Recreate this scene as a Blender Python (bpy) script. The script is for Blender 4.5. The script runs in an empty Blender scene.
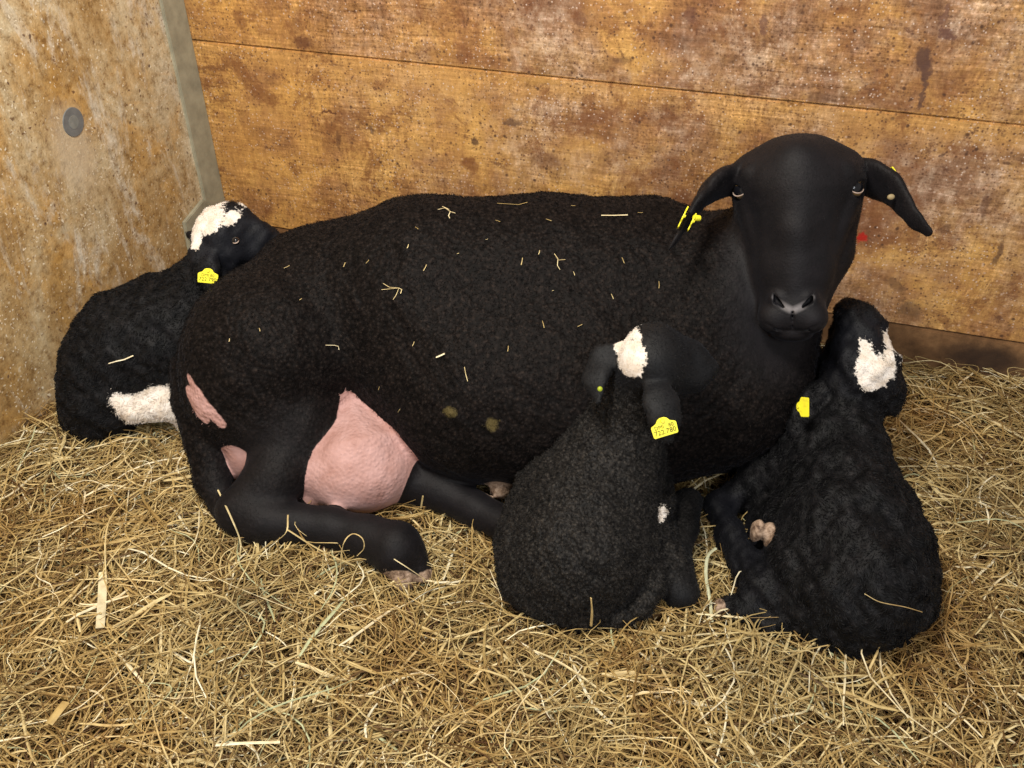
import bpy, bmesh, math, random
import numpy as np
from mathutils import Vector, Matrix
from mathutils.bvhtree import BVHTree

S = bpy.context.scene
COL = S.collection
random.seed(7)
R = np.random.RandomState(11)

# ---------------------------------------------------------------- camera, world, lights, exposure
cam_d = bpy.data.cameras.new('camera')
cam_d.sensor_width = 36.0
cam_d.lens = 36.0 * 916.0 / 1024.0
cam_d.clip_start = 0.02
cam = bpy.data.objects.new('camera', cam_d)
COL.objects.link(cam)
cam.location = (0, 0, 1.0)
cam.rotation_euler = (math.radians(90 - 37.0), 0, 0)
S.camera = cam

world = bpy.data.worlds.new('world')
S.world = world
world.use_nodes = True
bg = world.node_tree.nodes['Background']
bg.inputs[0].default_value = (1.0, 0.93, 0.84, 1)
bg.inputs[1].default_value = 0.42

def area(name, loc, target, size, power, color):
    d = bpy.data.lights.new(name, 'AREA')
    d.shape = 'RECTANGLE'; d.size = size[0]; d.size_y = size[1]
    d.energy = power; d.color = color
    o = bpy.data.objects.new(name, d); COL.objects.link(o)
    o.location = loc
    o.rotation_euler = (Vector(target) - Vector(loc)).to_track_quat('-Z', 'Y').to_euler()
    return o
area('barn_lamp', (-0.28, 0.55, 1.70), (-0.22, 1.15, 0.1), (0.30, 0.3), 37, (1.0, 0.94, 0.84))
area('front_fill', (0.35, -1.5, 1.7), (-0.3, 1.3, 0.3), (1.1, 0.9), 40, (0.92, 0.95, 1.0))  # soft fill light added in front of the pen, no actual window

S.view_settings.view_transform = 'Standard'
S.view_settings.look = 'None'
S.view_settings.gamma = 1.0
S.view_settings.exposure = -0.22
S.view_settings.use_curve_mapping = False

# ---------------------------------------------------------------- material helpers
class Mat:
    def __init__(s, name):
        s.m = bpy.data.materials.new(name); s.m.use_nodes = True
        s.t = s.m.node_tree; s.b = s.t.nodes['Principled BSDF']
        s.tc = None
    def n(s, kind, **kw):
        nd = s.t.nodes.new(kind)
        for k, v in kw.items(): setattr(nd, k, v)
        return nd
    def put(s, sock, v):
        if isinstance(v, bpy.types.NodeSocket): s.t.links.new(v, sock)
        elif isinstance(v, (tuple, list)) and len(v) == 3 and sock.type == 'RGBA': sock.default_value = (*v, 1)
        else: sock.default_value = v
    def co(s, which='Object'):
        if s.tc is None: s.tc = s.n('ShaderNodeTexCoord')
        return s.tc.outputs[which]
    def map(s, v, scale=(1, 1, 1), loc=(0, 0, 0), rot=(0, 0, 0)):
        nd = s.n('ShaderNodeMapping'); s.put(nd.inputs[0], v)
        nd.inputs['Location'].default_value = loc; nd.inputs['Rotation'].default_value = rot; nd.inputs['Scale'].default_value = scale
        return nd.outputs[0]
    def noise(s, v, scale=5, detail=4, rough=0.55, dist=0, out=0):
        nd = s.n('ShaderNodeTexNoise'); s.put(nd.inputs['Vector'], v)
        nd.inputs['Scale'].default_value = scale; nd.inputs['Detail'].default_value = detail
        nd.inputs['Roughness'].default_value = rough; nd.inputs['Distortion'].default_value = dist
        return nd.outputs[out]
    def voro(s, v, scale=5, feature='F1', out='Distance', rnd=1.0):
        nd = s.n('ShaderNodeTexVoronoi', feature=feature); s.put(nd.inputs['Vector'], v)
        nd.inputs['Scale'].default_value = scale; nd.inputs['Randomness'].default_value = rnd
        return nd.outputs[out]
    def math(s, op, a, b=0.0, clamp=False):
        nd = s.n('ShaderNodeMath', operation=op, use_clamp=clamp)
        s.put(nd.inputs[0], a); s.put(nd.inputs[1], b)
        return nd.outputs[0]
    def rng(s, v, a, b, c=0.0, d=1.0, smooth=False):
        nd = s.n('ShaderNodeMapRange'); nd.clamp = True
        if smooth: nd.interpolation_type = 'SMOOTHSTEP'
        s.put(nd.inputs[0], v)
        for i, x in enumerate((a, b, c, d)): nd.inputs[i + 1].default_value = x
        return nd.outputs[0]
    def mix(s, f, a, b, mode='MIX'):
        nd = s.n('ShaderNodeMix', data_type='RGBA', blend_type=mode)
        s.put(nd.inputs[0], f); s.put(nd.inputs[6], a); s.put(nd.inputs[7], b)
        return nd.outputs[2]
    def ramp(s, f, stops):
        nd = s.n('ShaderNodeValToRGB'); s.put(nd.inputs[0], f)
        e = nd.color_ramp.elements
        e[0].position, e[0].color = stops[0][0], (*stops[0][1], 1)
        e[1].position, e[1].color = stops[-1][0], (*stops[-1][1], 1)
        for p, c in stops[1:-1]:
            q = e.new(p); q.color = (*c, 1)
        return nd.outputs[0]
    def attr(s, name, out='Fac'):
        nd = s.n('ShaderNodeAttribute', attribute_name=name); return nd.outputs[out]
    def bump(s, h, strength=0.5, dist=0.002, normal=None):
        nd = s.n('ShaderNodeBump'); s.put(nd.inputs['Height'], h)
        nd.inputs['Strength'].default_value = strength; nd.inputs['Distance'].default_value = dist
        if normal is not None: s.put(nd.inputs['Normal'], normal)
        return nd.outputs[0]
    def set(s, **kw):
        names = dict(color='Base Color', rough='Roughness', spec='Specular IOR Level', normal='Normal', metal='Metallic',
                     sheen='Sheen Weight', sheen_rough='Sheen Roughness', sheen_tint='Sheen Tint', coat='Coat Weight',
                     sss='Subsurface Weight', trans='Transmission Weight')
        for k, v in kw.items(): s.put(s.b.inputs[names[k]], v)
        return s.m

def ellipse_mask(m, co, c, r, rot=0.0, edge=0.25, wob=0.0, wscale=60, axes='xz'):
    """soft-edged dirt spot of its own shape in the wall's own coordinates"""
    loc = Vector((c[0], 0, c[1])) if axes == 'xz' else Vector((0, c[0], c[1]))
    wv = m.n('ShaderNodeVectorMath', operation='MULTIPLY_ADD'); m.put(wv.inputs[0], m.noise(co, 38, 5, 0.7, 0, 1)); wv.inputs[1].default_value = (0.035, 0.035, 0.035); m.put(wv.inputs[2], co)
    v = m.n('ShaderNodeVectorMath', operation='SUBTRACT'); m.put(v.inputs[0], wv.outputs[0]); v.inputs[1].default_value = loc + Vector((0.0175, 0.0175, 0.0175))
    rr = (0, rot, 0) if axes == 'xz' else (rot, 0, 0)
    sc = (1 / r[0], 0, 1 / r[1]) if axes == 'xz' else (0, 1 / r[0], 1 / r[1])
    vr = m.n('ShaderNodeVectorRotate', rotation_type='EULER_XYZ'); m.put(vr.inputs['Vector'], v.outputs[0]); vr.inputs['Rotation'].default_value = rr
    q = m.n('ShaderNodeVectorMath', operation='MULTIPLY'); m.put(q.inputs[0], vr.outputs[0]); q.inputs[1].default_value = sc
    l = m.n('ShaderNodeVectorMath', operation='LENGTH'); m.put(l.inputs[0], q.outputs[0])
    d = l.outputs['Value']
    if wob: d = m.math('ADD', d, m.math('MULTIPLY', m.math('SUBTRACT', m.noise(co, wscale, 3), 0.5), wob))
    return m.rng(d, 1.0 + edge, 1.0 - edge, 0, 1, True)

# ---------------------------------------------------------------- signed-distance modelling
def unit(v):
    v = np.array(v, float); return v / np.linalg.norm(v)

class Frame:
    """local axes of a head: x across, u up the face, n out of the face"""
    def __init__(s, o, n, up):
        s.o = np.array(o, float); s.n = unit(n)
        up = np.array(up, float); s.u = unit(up - s.n * (up @ s.n)); s.x = np.cross(s.u, s.n)
    def p(s, x, u, n): return s.o + s.x * x + s.u * u + s.n * n
    def axes(s): return np.array([s.x, s.u, s.n]).T

class Shape:
    def __init__(s): s.pr = []
    def cone(s, a, b, ra, rb, k=0.02, op='add', flat=None):
        a = np.array(a, float); b = np.array(b, float)
        s.pr.append(('cone', a, b, ra, rb, k, op, flat)); return s
    def chain(s, pts, k=0.02, op='add', flat=None):
        for (a, ra), (b, rb) in zip(pts[:-1], pts[1:]): s.cone(a, b, ra, rb, k, op, flat)
        return s
    def ell(s, c, r, axes=None, k=0.02, op='add'):
        s.pr.append(('ell', np.array(c, float), np.array(r, float), np.eye(3) if axes is None else np.array(axes), None, k, op, None)); return s
    @staticmethod
    def dist(p, X, Y, Z):
        if p[0] == 'cone':
            _, a, b, ra, rb, k, op, flat = p
            x, y, z = X - a[0], Y - a[1], Z - a[2]
            ba = b - a
            if flat is not None:
                n = unit(flat[:3]); n = unit(n - ba * (n @ ba) / (ba @ ba)); f = flat[3] - 1
                q = (x * n[0] + y * n[1] + z * n[2]) * f
                x, y, z = x + q * n[0], y + q * n[1], z + q * n[2]
            t = np.clip((x * ba[0] + y * ba[1] + z * ba[2]) / (ba @ ba), 0, 1)
            return np.sqrt((x - t * ba[0])**2 + (y - t * ba[1])**2 + (z - t * ba[2])**2) - (ra + (rb - ra) * t)
        _, c, r, A, _, k, op, _ = p
        x, y, z = X - c[0], Y - c[1], Z - c[2]
        L = [x * A[0, i] + y * A[1, i] + z * A[2, i] for i in range(3)]
        k0 = np.sqrt(sum((l / q)**2 for l, q in zip(L, r)))
        k1 = np.sqrt(sum((l / (q * q))**2 for l, q in zip(L, r))) + 1e-9
        return k0 * (k0 - 1) / k1
    @staticmethod
    def bounds(p):
        if p[0] == 'cone':
            r = max(p[3], p[4]); return np.minimum(p[1], p[2]) - r, np.maximum(p[1], p[2]) + r
        r = p[2].max(); return p[1] - r, p[1] + r
    def at(s, V):
        """distance at points V (n,3), no blending"""
        d = np.full(len(V), 9.0)
        for p in s.pr: d = np.minimum(d, Shape.dist(p, V[:, 0], V[:, 1], V[:, 2]))
        return d

def axis_grid(lo, hi, coarse, fine):
    """fine = [(a, b, step)] : smaller cells where the head is"""
    out = [lo]; x = lo
    while x < hi:
        h = coarse
        for a, b, st in fine:
            if x < a: g = (a - x) * 0.25 + st
            elif x > b: g = (x - b) * 0.25 + st
            else: g = st
            h = min(h, g)
        x += h; out.append(x)
    return np.array(out)

def surface(shape, step, fine=None, smooth=1):
    """smooth-blends the shape's pieces and returns one closed skin (verts, quads) by surface nets"""
    adds = [p for p in shape.pr if p[6] == 'add']
    lo = np.min([Shape.bounds(p)[0] for p in adds], axis=0) - 3 * step
    hi = np.max([Shape.bounds(p)[1] for p in adds], axis=0) + 3 * step
    ax = [axis_grid(lo[i], hi[i], step, [] if fine is None else [fine[i]]) for i in range(3)]
    f = np.full([len(a) for a in ax], 0.5, np.float32)
    for p in shape.pr:
        a, b = Shape.bounds(p); k = p[5]; m = 2.0 * k + 3 * step
        sl = [slice(max(0, np.searchsorted(ax[i], a[i] - m) - 1), np.searchsorted(ax[i], b[i] + m) + 1) for i in range(3)]
        X = ax[0][sl[0]][:, None, None].astype(np.float32); Y = ax[1][sl[1]][None, :, None].astype(np.float32); Z = ax[2][sl[2]][None, None, :].astype(np.float32)
        d = Shape.dist(p, X, Y, Z).astype(np.float32); g = f[tuple(sl)]
        if p[6] == 'add':
            h = np.clip(0.5 + 0.5 * (g - d) / k, 0, 1)
            f[tuple(sl)] = g * (1 - h) + d * h - k * h * (1 - h)
        else:
            h = np.clip(0.5 - 0.5 * (g + d) / k, 0, 1)
            f[tuple(sl)] = g * (1 - h) - d * h + k * h * (1 - h)
    ins = f < 0
    nx, ny, nz = f.shape
    c = lambda i, j, k: (slice(i, nx - 1 + i), slice(j, ny - 1 + j), slice(k, nz - 1 + k))
    cnt = np.zeros((nx - 1, ny - 1, nz - 1), np.int8)
    for i in (0, 1):
        for j in (0, 1):
            for k in (0, 1): cnt += ins[c(i, j, k)]
    act = (cnt > 0) & (cnt < 8)
    I, J, K = np.nonzero(act)
    idx = np.full(act.shape, -1, np.int32); idx[I, J, K] = np.arange(len(I))
    acc = np.zeros((len(I), 3)); num = np.zeros(len(I))
    corners = [(i, j, k) for i in (0, 1) for j in (0, 1) for k in (0, 1)]
    for a in corners:
        for d in range(3):
            if a[d]: continue
            b = list(a); b[d] = 1
            fa = f[I + a[0], J + a[1], K + a[2]]; fb = f[I + b[0], J + b[1], K + b[2]]
            m = (fa < 0) != (fb < 0)
            t = np.where(m, fa / (fa - fb + 1e-12), 0)
            pa = np.stack([ax[0][I + a[0]], ax[1][J + a[1]], ax[2][K + a[2]]], 1)
            pb = np.stack([ax[0][I + b[0]], ax[1][J + b[1]], ax[2][K + b[2]]], 1)
            acc += (pa + (pb - pa) * t[:, None]) * m[:, None]; num += m
    V = acc / num[:, None]
    Q = []
    for d in range(3):
        e = [slice(1, -1)] * 3; e[d] = slice(0, -1)
        e2 = list(e); e2[d] = slice(1, None)
        s0, s1 = ins[tuple(e)], ins[tuple(e2)]
        i, j, k = np.nonzero(s0 != s1)
        flip = s0[i, j, k]
        o = [1, 1, 1]; o[d] = 0
        i, j, k = i + o[0], j + o[1], k + o[2]
        u, v = [(1, 2), (2, 0), (0, 1)][d]
        def cell(du, dv):
            q = [i.copy(), j.copy(), k.copy()]; q[u] -= du; q[v] -= dv
            return idx[q[0], q[1], q[2]]
        q = np.stack([cell(1, 1), cell(0, 1), cell(0, 0), cell(1, 0)], 1)
        q[~flip] = q[~flip][:, ::-1]
        Q.append(q)
    Q = np.concatenate(Q); Q = Q[(Q >= 0).all(1)]
    for _ in range(smooth):
        s_ = np.zeros_like(V); n_ = np.zeros(len(V))
        for a, b in ((0, 1), (1, 2), (2, 3), (3, 0)):
            np.add.at(s_, Q[:, a], V[Q[:, b]]); np.add.at(s_, Q[:, b], V[Q[:, a]])
            np.add.at(n_, Q[:, a], 1); np.add.at(n_, Q[:, b], 1)
        V = V * 0.5 + 0.5 * s_ / n_[:, None]
    return V, Q

# ---------------------------------------------------------------- object helpers
def fast_mesh(name, V, Q, smooth=True):
    me = bpy.data.meshes.new(name)
    V = np.asarray(V, np.float32); Q = np.asarray(Q, np.int32); n = Q.shape[1]
    me.vertices.add(len(V)); me.vertices.foreach_set('co', V.ravel())
    me.loops.add(Q.size); me.loops.foreach_set('vertex_index', Q.ravel())
    me.polygons.add(len(Q)); me.polygons.foreach_set('loop_start', np.arange(0, Q.size, n, dtype=np.int32))
    me.update(calc_edges=True); me.validate()
    me.polygons.foreach_set('use_smooth', np.full(len(me.polygons), smooth))
    return me

def link(name, me, mat=None, parent=None):
    o = bpy.data.objects.new(name, me); COL.objects.link(o)
    if mat is not None: me.materials.append(mat)
    if parent is not None: o.parent = parent
    return o

def thing(name, loc, label, cat, group=None):
    o = bpy.data.objects.new(name, None); COL.objects.link(o); o.location = loc
    o.empty_display_size = 0.05
    o['label'] = label; o['category'] = cat
    if group: o['group'] = group
    return o

def add_attr(me, name, vals):
    a = me.attributes.new(name, 'FLOAT', 'POINT'); a.data.foreach_set('value', np.asarray(vals, np.float32))

def bm_obj(name, bm, mat, parent=None, smooth=False):
    me = bpy.data.meshes.new(name); bm.normal_update(); bm.to_mesh(me); bm.free()
    if smooth: me.polygons.foreach_set('use_smooth', [True] * len(me.polygons))
    return link(name, me, mat, parent)

def box(bm, lo, hi, bev=0.0):
    r = bmesh.ops.create_cube(bm, size=1.0)
    c = [(a + b) / 2 for a, b in zip(lo, hi)]
    for v in r['verts']:
        v.co = Vector([c[i] + v.co[i] * (hi[i] - lo[i]) for i in range(3)])
    if bev:
        ed = list({e for v in r['verts'] for e in v.link_edges})
        bmesh.ops.bevel(bm, geom=ed, offset=bev, segments=2, affect='EDGES')

def prism(bm, pts, z0, z1, bev=0.0):
    """pts = 2D outline in the local XY plane, thickness along local Z"""
    f = [bm.verts.new((x, y, z0)) for x, y in pts]
    face = bm.faces.new(f)
    r = bmesh.ops.extrude_face_region(bm, geom=[face])
    for v in r['geom']:
        if isinstance(v, bmesh.types.BMVert): v.co.z = z1
    bmesh.ops.recalc_face_normals(bm, faces=bm.faces)
    if bev:
        ed = [e for e in bm.edges if abs(e.verts[0].co.z - e.verts[1].co.z) < 1e-6]
        bmesh.ops.bevel(bm, geom=ed, offset=bev, segments=2, affect='EDGES')

def tube_mesh(bm, pts, radii, sides=6, squash=1.0):
    pts = [Vector(p) for p in pts]; rings = []
    for i, p in enumerate(pts):
        t = (pts[min(i + 1, len(pts) - 1)] - pts[max(i - 1, 0)]).normalized()
        a = t.cross(Vector((0.13, 0.2, 1))).normalized(); b = t.cross(a)
        rings.append([bm.verts.new(p + (a * math.cos(q) + b * math.sin(q) * squash) * radii[i]) for q in [2 * math.pi * k / sides for k in range(sides)]])
    for r0, r1 in zip(rings[:-1], rings[1:]):
        for k in range(sides): bm.faces.new((r0[k], r0[(k + 1) % sides], r1[(k + 1) % sides], r1[k]))
    bm.faces.new(rings[0][::-1]); bm.faces.new(rings[-1])

# ---------------------------------------------------------------- materials
def mat_board():
    m = Mat('stained_plywood'); co = m.co()
    big = m.noise(m.map(co, scale=(1, 1, 1.3)), 3.6, 6, 0.62, 0.5)
    mid = m.noise(m.map(co, loc=(3, 1, 2)), 12, 8, 0.68, 0.4)
    base = m.ramp(m.math('ADD', m.math('MULTIPLY', big, 0.55), m.math('MULTIPLY', mid, 0.45)),
                  [(0.37, (0.70, 0.415, 0.140)), (0.45, (0.57, 0.310, 0.095)), (0.51, (0.41, 0.205, 0.072)), (0.58, (0.27, 0.124, 0.052)), (0.66, (0.17, 0.078, 0.040))])
    sx = m.n('ShaderNodeSeparateXYZ'); m.put(sx.inputs[0], co)
    gold = m.math('MULTIPLY', m.rng(sx.outputs[0], 0.75, 0.10, 0.0, 0.45), m.rng(m.noise(m.map(co, loc=(6, 6, 6)), 7, 6, 0.65), 0.40, 0.58))
    base = m.mix(gold, base, (0.66, 0.345, 0.085))
    # grey-brown rubbed areas, more of them toward the right and on the upper board
    where = m.math('MULTIPLY', m.rng(sx.outputs[0], 0.10, 0.75, 0.0, 1.0), m.rng(sx.outputs[2], 0.10, 0.46, 0.55, 1.0))
    grey = m.math('MULTIPLY', m.rng(m.noise(m.map(co, loc=(7, 0, 4)), 5.5, 7, 0.66, 0.4), 0.42, 0.60), where)
    gcol = m.ramp(m.noise(m.map(co, loc=(2, 2, 6)), 26, 6, 0.7), [(0.38, (0.17, 0.092, 0.055)), (0.48, (0.34, 0.205, 0.130)), (0.58, (0.58, 0.42, 0.30))])
    base = m.mix(m.math('MULTIPLY', grey, 0.75), base, gcol)
    # clean golden band along the seam
    seam = m.math('SUBTRACT', sx.outputs[2], m.math('MULTIPLY', m.noise(m.map(co, scale=(1, 1, 0.0)), 6, 3), 0.06))
    band = m.math('MULTIPLY', m.rng(seam, 0.370, 0.425, 0, 1, True), m.rng(sx.outputs[2], 0.4665, 0.4655))
    base = m.mix(m.math('MULTIPLY', band, 0.65), base, (0.60, 0.325, 0.10))
    # cross-cut saw marks and upright fibre, broken up
    cw = m.n('ShaderNodeVectorMath', operation='MULTIPLY_ADD'); m.put(cw.inputs[0], m.noise(co, 9, 3, 0.5, 0, 1)); cw.inputs[1].default_value = (0.02, 0, 0.02); m.put(cw.inputs[2], co)
    saw = m.noise(m.map(cw.outputs[0], scale=(9, 1, 190)), 1.0, 4, 0.65)
    fib = m.noise(m.map(cw.outputs[0], scale=(120, 1, 26)), 1.0, 4, 0.7)
    gr = m.noise(co, 210, 4, 0.75)
    tex = m.math('ADD', m.math('MULTIPLY', saw, 0.36), m.math('ADD', m.math('MULTIPLY', fib, 0.30), m.math('MULTIPLY', gr, 0.34)))
    amt = m.rng(m.noise(m.map(co, loc=(0, 0, 3)), 4, 4), 0.35, 0.6, 0.45, 1.0)
    tcol = m.ramp(tex, [(0.40, (0.36, 0.30, 0.26)), (0.475, (0.86, 0.85, 0.84)), (0.53, (1.08, 1.08, 1.08)), (0.60, (1.75, 1.85, 2.1))])
    base = m.mix(amt, base, m.mix(1.0, base, tcol, 'MULTIPLY'))
    # rusty and dung-brown blotches
    bl = m.rng(m.noise(m.map(co, loc=(1, 5, 9)), 9, 10, 0.80, 0.4), 0.52, 0.60)
    base = m.mix(m.math('MULTIPLY', bl, 0.70), base, (0.19, 0.070, 0.026))
    bl2 = m.rng(m.noise(m.map(co, loc=(11, 5, 2)), 28, 9, 0.80, 0.3), 0.575, 0.64)
    base = m.mix(m.math('MULTIPLY', bl2, 0.75), base, (0.12, 0.050, 0.028))
    for sc, th, col, am, lo in ((48, 0.19, (0.075, 0.036, 0.022), 0.85, 0.47), (95, 0.24, (0.09, 0.04, 0.025), 0.8, 0.43), (150, 0.26, (0.12, 0.055, 0.03), 0.7, 0.42), (130, 0.22, (0.72, 0.56, 0.46), 0.8, 0.45), (75, 0.20, (0.66, 0.48, 0.36), 0.55, 0.46)):
        s_ = m.math('MULTIPLY', m.rng(m.voro(m.map(cw.outputs[0], loc=(sc, 4, 4)), sc), th, th * 0.5), m.rng(m.noise(m.map(co, loc=(9, sc, 1)), 8, 3), lo, lo + 0.08))
        base = m.mix(m.math('MULTIPLY', s_, am), base, col)
    for c, r, rot, col, am in STAINS:
        base = m.mix(m.math('MULTIPLY', ellipse_mask(m, co, c, r, rot, 0.35, 0.8, 110), am), base, col)
    return m.set(color=base, rough=0.70, spec=0.25, normal=m.bump(tex, 0.8, 0.0016))

STAINS = [
    ((1.3188, 0.5507), (0.013, 0.019), 0.2, (0.10, 0.050, 0.036), 0.9), ((1.3310, 0.5257), (0.007, 0.022), 0.1, (0.11, 0.055, 0.04), 0.9),
    ((1.3343, 0.4897), (0.004, 0.022), 0.0, (0.12, 0.06, 0.04), 0.85), ((1.3451, 0.5875), (0.009, 0.011), 0.5, (0.13, 0.06, 0.045), 0.85),
    ((1.3347, 0.6158), (0.004, 0.018), -0.1, (0.15, 0.07, 0.05), 0.7), ((1.0749, 0.5797), (0.006, 0.016), 0.1, (0.14, 0.065, 0.05), 0.7),
    ((1.1816, 0.4735), (0.02, 0.010), 0.0, (0.12, 0.055, 0.03), 0.6), ((1.2988, 0.2387), (0.0085, 0.0085), 0.0, (0.42, 0.022, 0.012), 1.0),
    ((1.4254, 0.2757), (0.012, 0.010), 0.0, (0.12, 0.055, 0.03), 0.6), ((1.3738, 0.1545), (0.020, 0.009), -0.6, (0.12, 0.06, 0.035), 0.6),
    ((1.4105, 0.1086), (0.022, 0.016), 0.0, (0.12, 0.07, 0.04), 0.55), ((1.5179, 0.2391), (0.005, 0.022), 0.0, (0.09, 0.045, 0.03), 0.7),
    ((1.4741, 0.3254), (0.008, 0.02), 0.1, (0.12, 0.055, 0.035), 0.6), ((0.2462, 0.4784), (0.020, 0.011), 0.0, (0.14, 0.055, 0.025), 0.8),
    ((0.1192, 0.5095), (0.012, 0.022), 0.2, (0.2, 0.08, 0.03), 0.6), ((0.2806, 0.3502), (0.015, 0.003), 0.05, (0.12, 0.045, 0.02), 0.9),
    ((0.0514, 0.3534), (0.007, 0.018), -0.5, (0.2, 0.085, 0.03), 0.6), ((0.5845, 0.3241), (0.009, 0.008), 0.0, (0.07, 0.035, 0.025), 0.8),
    ((0.6555, 0.3730), (0.018, 0.009), 0.0, (0.10, 0.055, 0.04), 0.7), ((0.3713, 0.3245), (0.007, 0.010), 0.0, (0.11, 0.06, 0.035), 0.7),
    ((0.2951, 0.2951), (0.004, 0.022), 0.0, (0.13, 0.06, 0.03), 0.6), ((0.5712, 0.2784), (0.018, 0.014), 0.0, (0.16, 0.05, 0.02), 0.7),
    ((0.7198, 0.3076), (0.03, 0.016), 0.0, (0.14, 0.055, 0.025), 0.6), ((0.8476, 0.5034), (0.022, 0.007), 0.0, (0.10, 0.05, 0.03), 0.5),
    ((0.9567, 0.5855), (0.01, 0.014), 0.2, (0.14, 0.06, 0.04), 0.6), ((0.7750, 0.5629), (0.012, 0.012), 0.0, (0.16, 0.07, 0.04), 0.5),
    ((0.0440, 0.4124), (0.05, 0.004), 0.02, (0.2, 0.085, 0.03), 0.7), ((0.7073, 0.4553), (0.05, 0.006), 0.02, (0.42, 0.22, 0.06), 0.6),
]

def mat_board_low():
    m = Mat('damp_plinth_board'); co = m.co()
    c = m.ramp(m.noise(co, 14, 6, 0.65), [(0.35, (0.10, 0.052, 0.024)), (0.5, (0.19, 0.10, 0.045)), (0.66, (0.33, 0.18, 0.08))])
    bl = ellipse_mask(m, co, (1.5584, 0.0332), (0.075, 0.028), 0.0, 0.5, 0.5, 25)
    c = m.mix(m.math('MULTIPLY', bl, 0.8), c, (0.025, 0.016, 0.013))
    return m.set(color=c, rough=0.8, spec=0.2, normal=m.bump(m.noise(co, 80, 4), 0.4, 0.002))

def mat_concrete():
    m = Mat('dirty_concrete'); co = m.co()
    big = m.noise(m.map(co, scale=(1, 1, 0.6)), 5.0, 7, 0.66, 0.5)
    base = m.ramp(big, [(0.32, (0.62, 0.56, 0.43)), (0.44, (0.58, 0.48, 0.31)), (0.53, (0.52, 0.38, 0.20)), (0.62, (0.40, 0.255, 0.105)), (0.72, (0.28, 0.16, 0.06))])
    sx = m.n('ShaderNodeSeparateXYZ'); m.put(sx.inputs[0], co)
    low = m.math('MULTIPLY', m.rng(sx.outputs[2], 0.50, 0.06, 0.0, 0.95), m.rng(m.noise(m.map(co, loc=(2, 8, 1)), 8, 7, 0.7), 0.38, 0.60))
    base = m.mix(low, base, (0.34, 0.205, 0.075))
    och = m.rng(m.noise(m.map(co, loc=(5, 1, 7), scale=(1, 1, 0.8)), 7, 8, 0.68, 0.8), 0.50, 0.66)
    base = m.mix(m.math('MULTIPLY', och, 0.75), base, (0.52, 0.29, 0.075))
    wh = m.rng(m.noise(m.map(co, loc=(8, 3, 2), scale=(1, 1.6, 0.6)), 8, 8, 0.74, 0.5), 0.53, 0.66)
    base = m.mix(m.math('MULTIPLY', wh, 0.8), base, (0.66, 0.62, 0.53))
    mot = m.noise(co, 50, 8, 0.78)
    base = m.mix(1.0, base, m.ramp(mot, [(0.36, (0.50, 0.42, 0.33)), (0.48, (0.95, 0.93, 0.9)), (0.56, (1.1, 1.1, 1.1)), (0.66, (1.35, 1.4, 1.5))]), 'MULTIPLY')
    cw = m.n('ShaderNodeVectorMath', operation='MULTIPLY_ADD'); m.put(cw.inputs[0], m.noise(co, 60, 3, 0.5, 0, 1)); cw.inputs[1].default_value = (0.02, 0.02, 0.02); m.put(cw.inputs[2], co)
    for sc, th, col, am, lo in ((60, 0.20, (0.13, 0.060, 0.03), 0.8, 0.48), (85, 0.22, (0.85, 0.76, 0.58), 0.9, 0.46), (130, 0.24, (0.85, 0.76, 0.60), 0.8, 0.46), (34, 0.12, (0.10, 0.055, 0.04), 0.9, 0.46), (110, 0.22, (0.22, 0.11, 0.04), 0.8, 0.44)):
        s_ = m.math('MULTIPLY', m.rng(m.voro(m.map(cw.outputs[0], loc=(sc, 0, 0)), sc), th, th * 0.6), m.rng(m.noise(m.map(co, loc=(0, sc, 0)), 12, 3), lo, lo + 0.1))
        base = m.mix(m.math('MULTIPLY', s_, am), base, col)
    rg = ellipse_mask(m, co, (-0.3739, 0.3868), (0.045, 0.070), 0.0, 0.5, 0.4, 20, 'yz')
    base = m.mix(m.math('MULTIPLY', rg, 0.55), base, (0.62, 0.52, 0.38))
    return m.set(color=base, rough=0.85, spec=0.2, normal=m.bump(m.math('ADD', mot, m.noise(co, 190, 3)), 0.5, 0.0016))

def mat_simple(name, col, rough=0.6, spec=0.3, nscale=60, var=0.25, bump=0.2, bd=0.001):
    m = Mat(name); co = m.co(); n = m.noise(co, nscale, 5, 0.6)
    c = m.mix(1.0, col, m.ramp(n, [(0.3, (1 - var,) * 3), (0.7, (1 + var,) * 3)]), 'MULTIPLY')
    return m.set(color=c, rough=rough, spec=spec, normal=m.bump(n, bump, bd))

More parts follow.
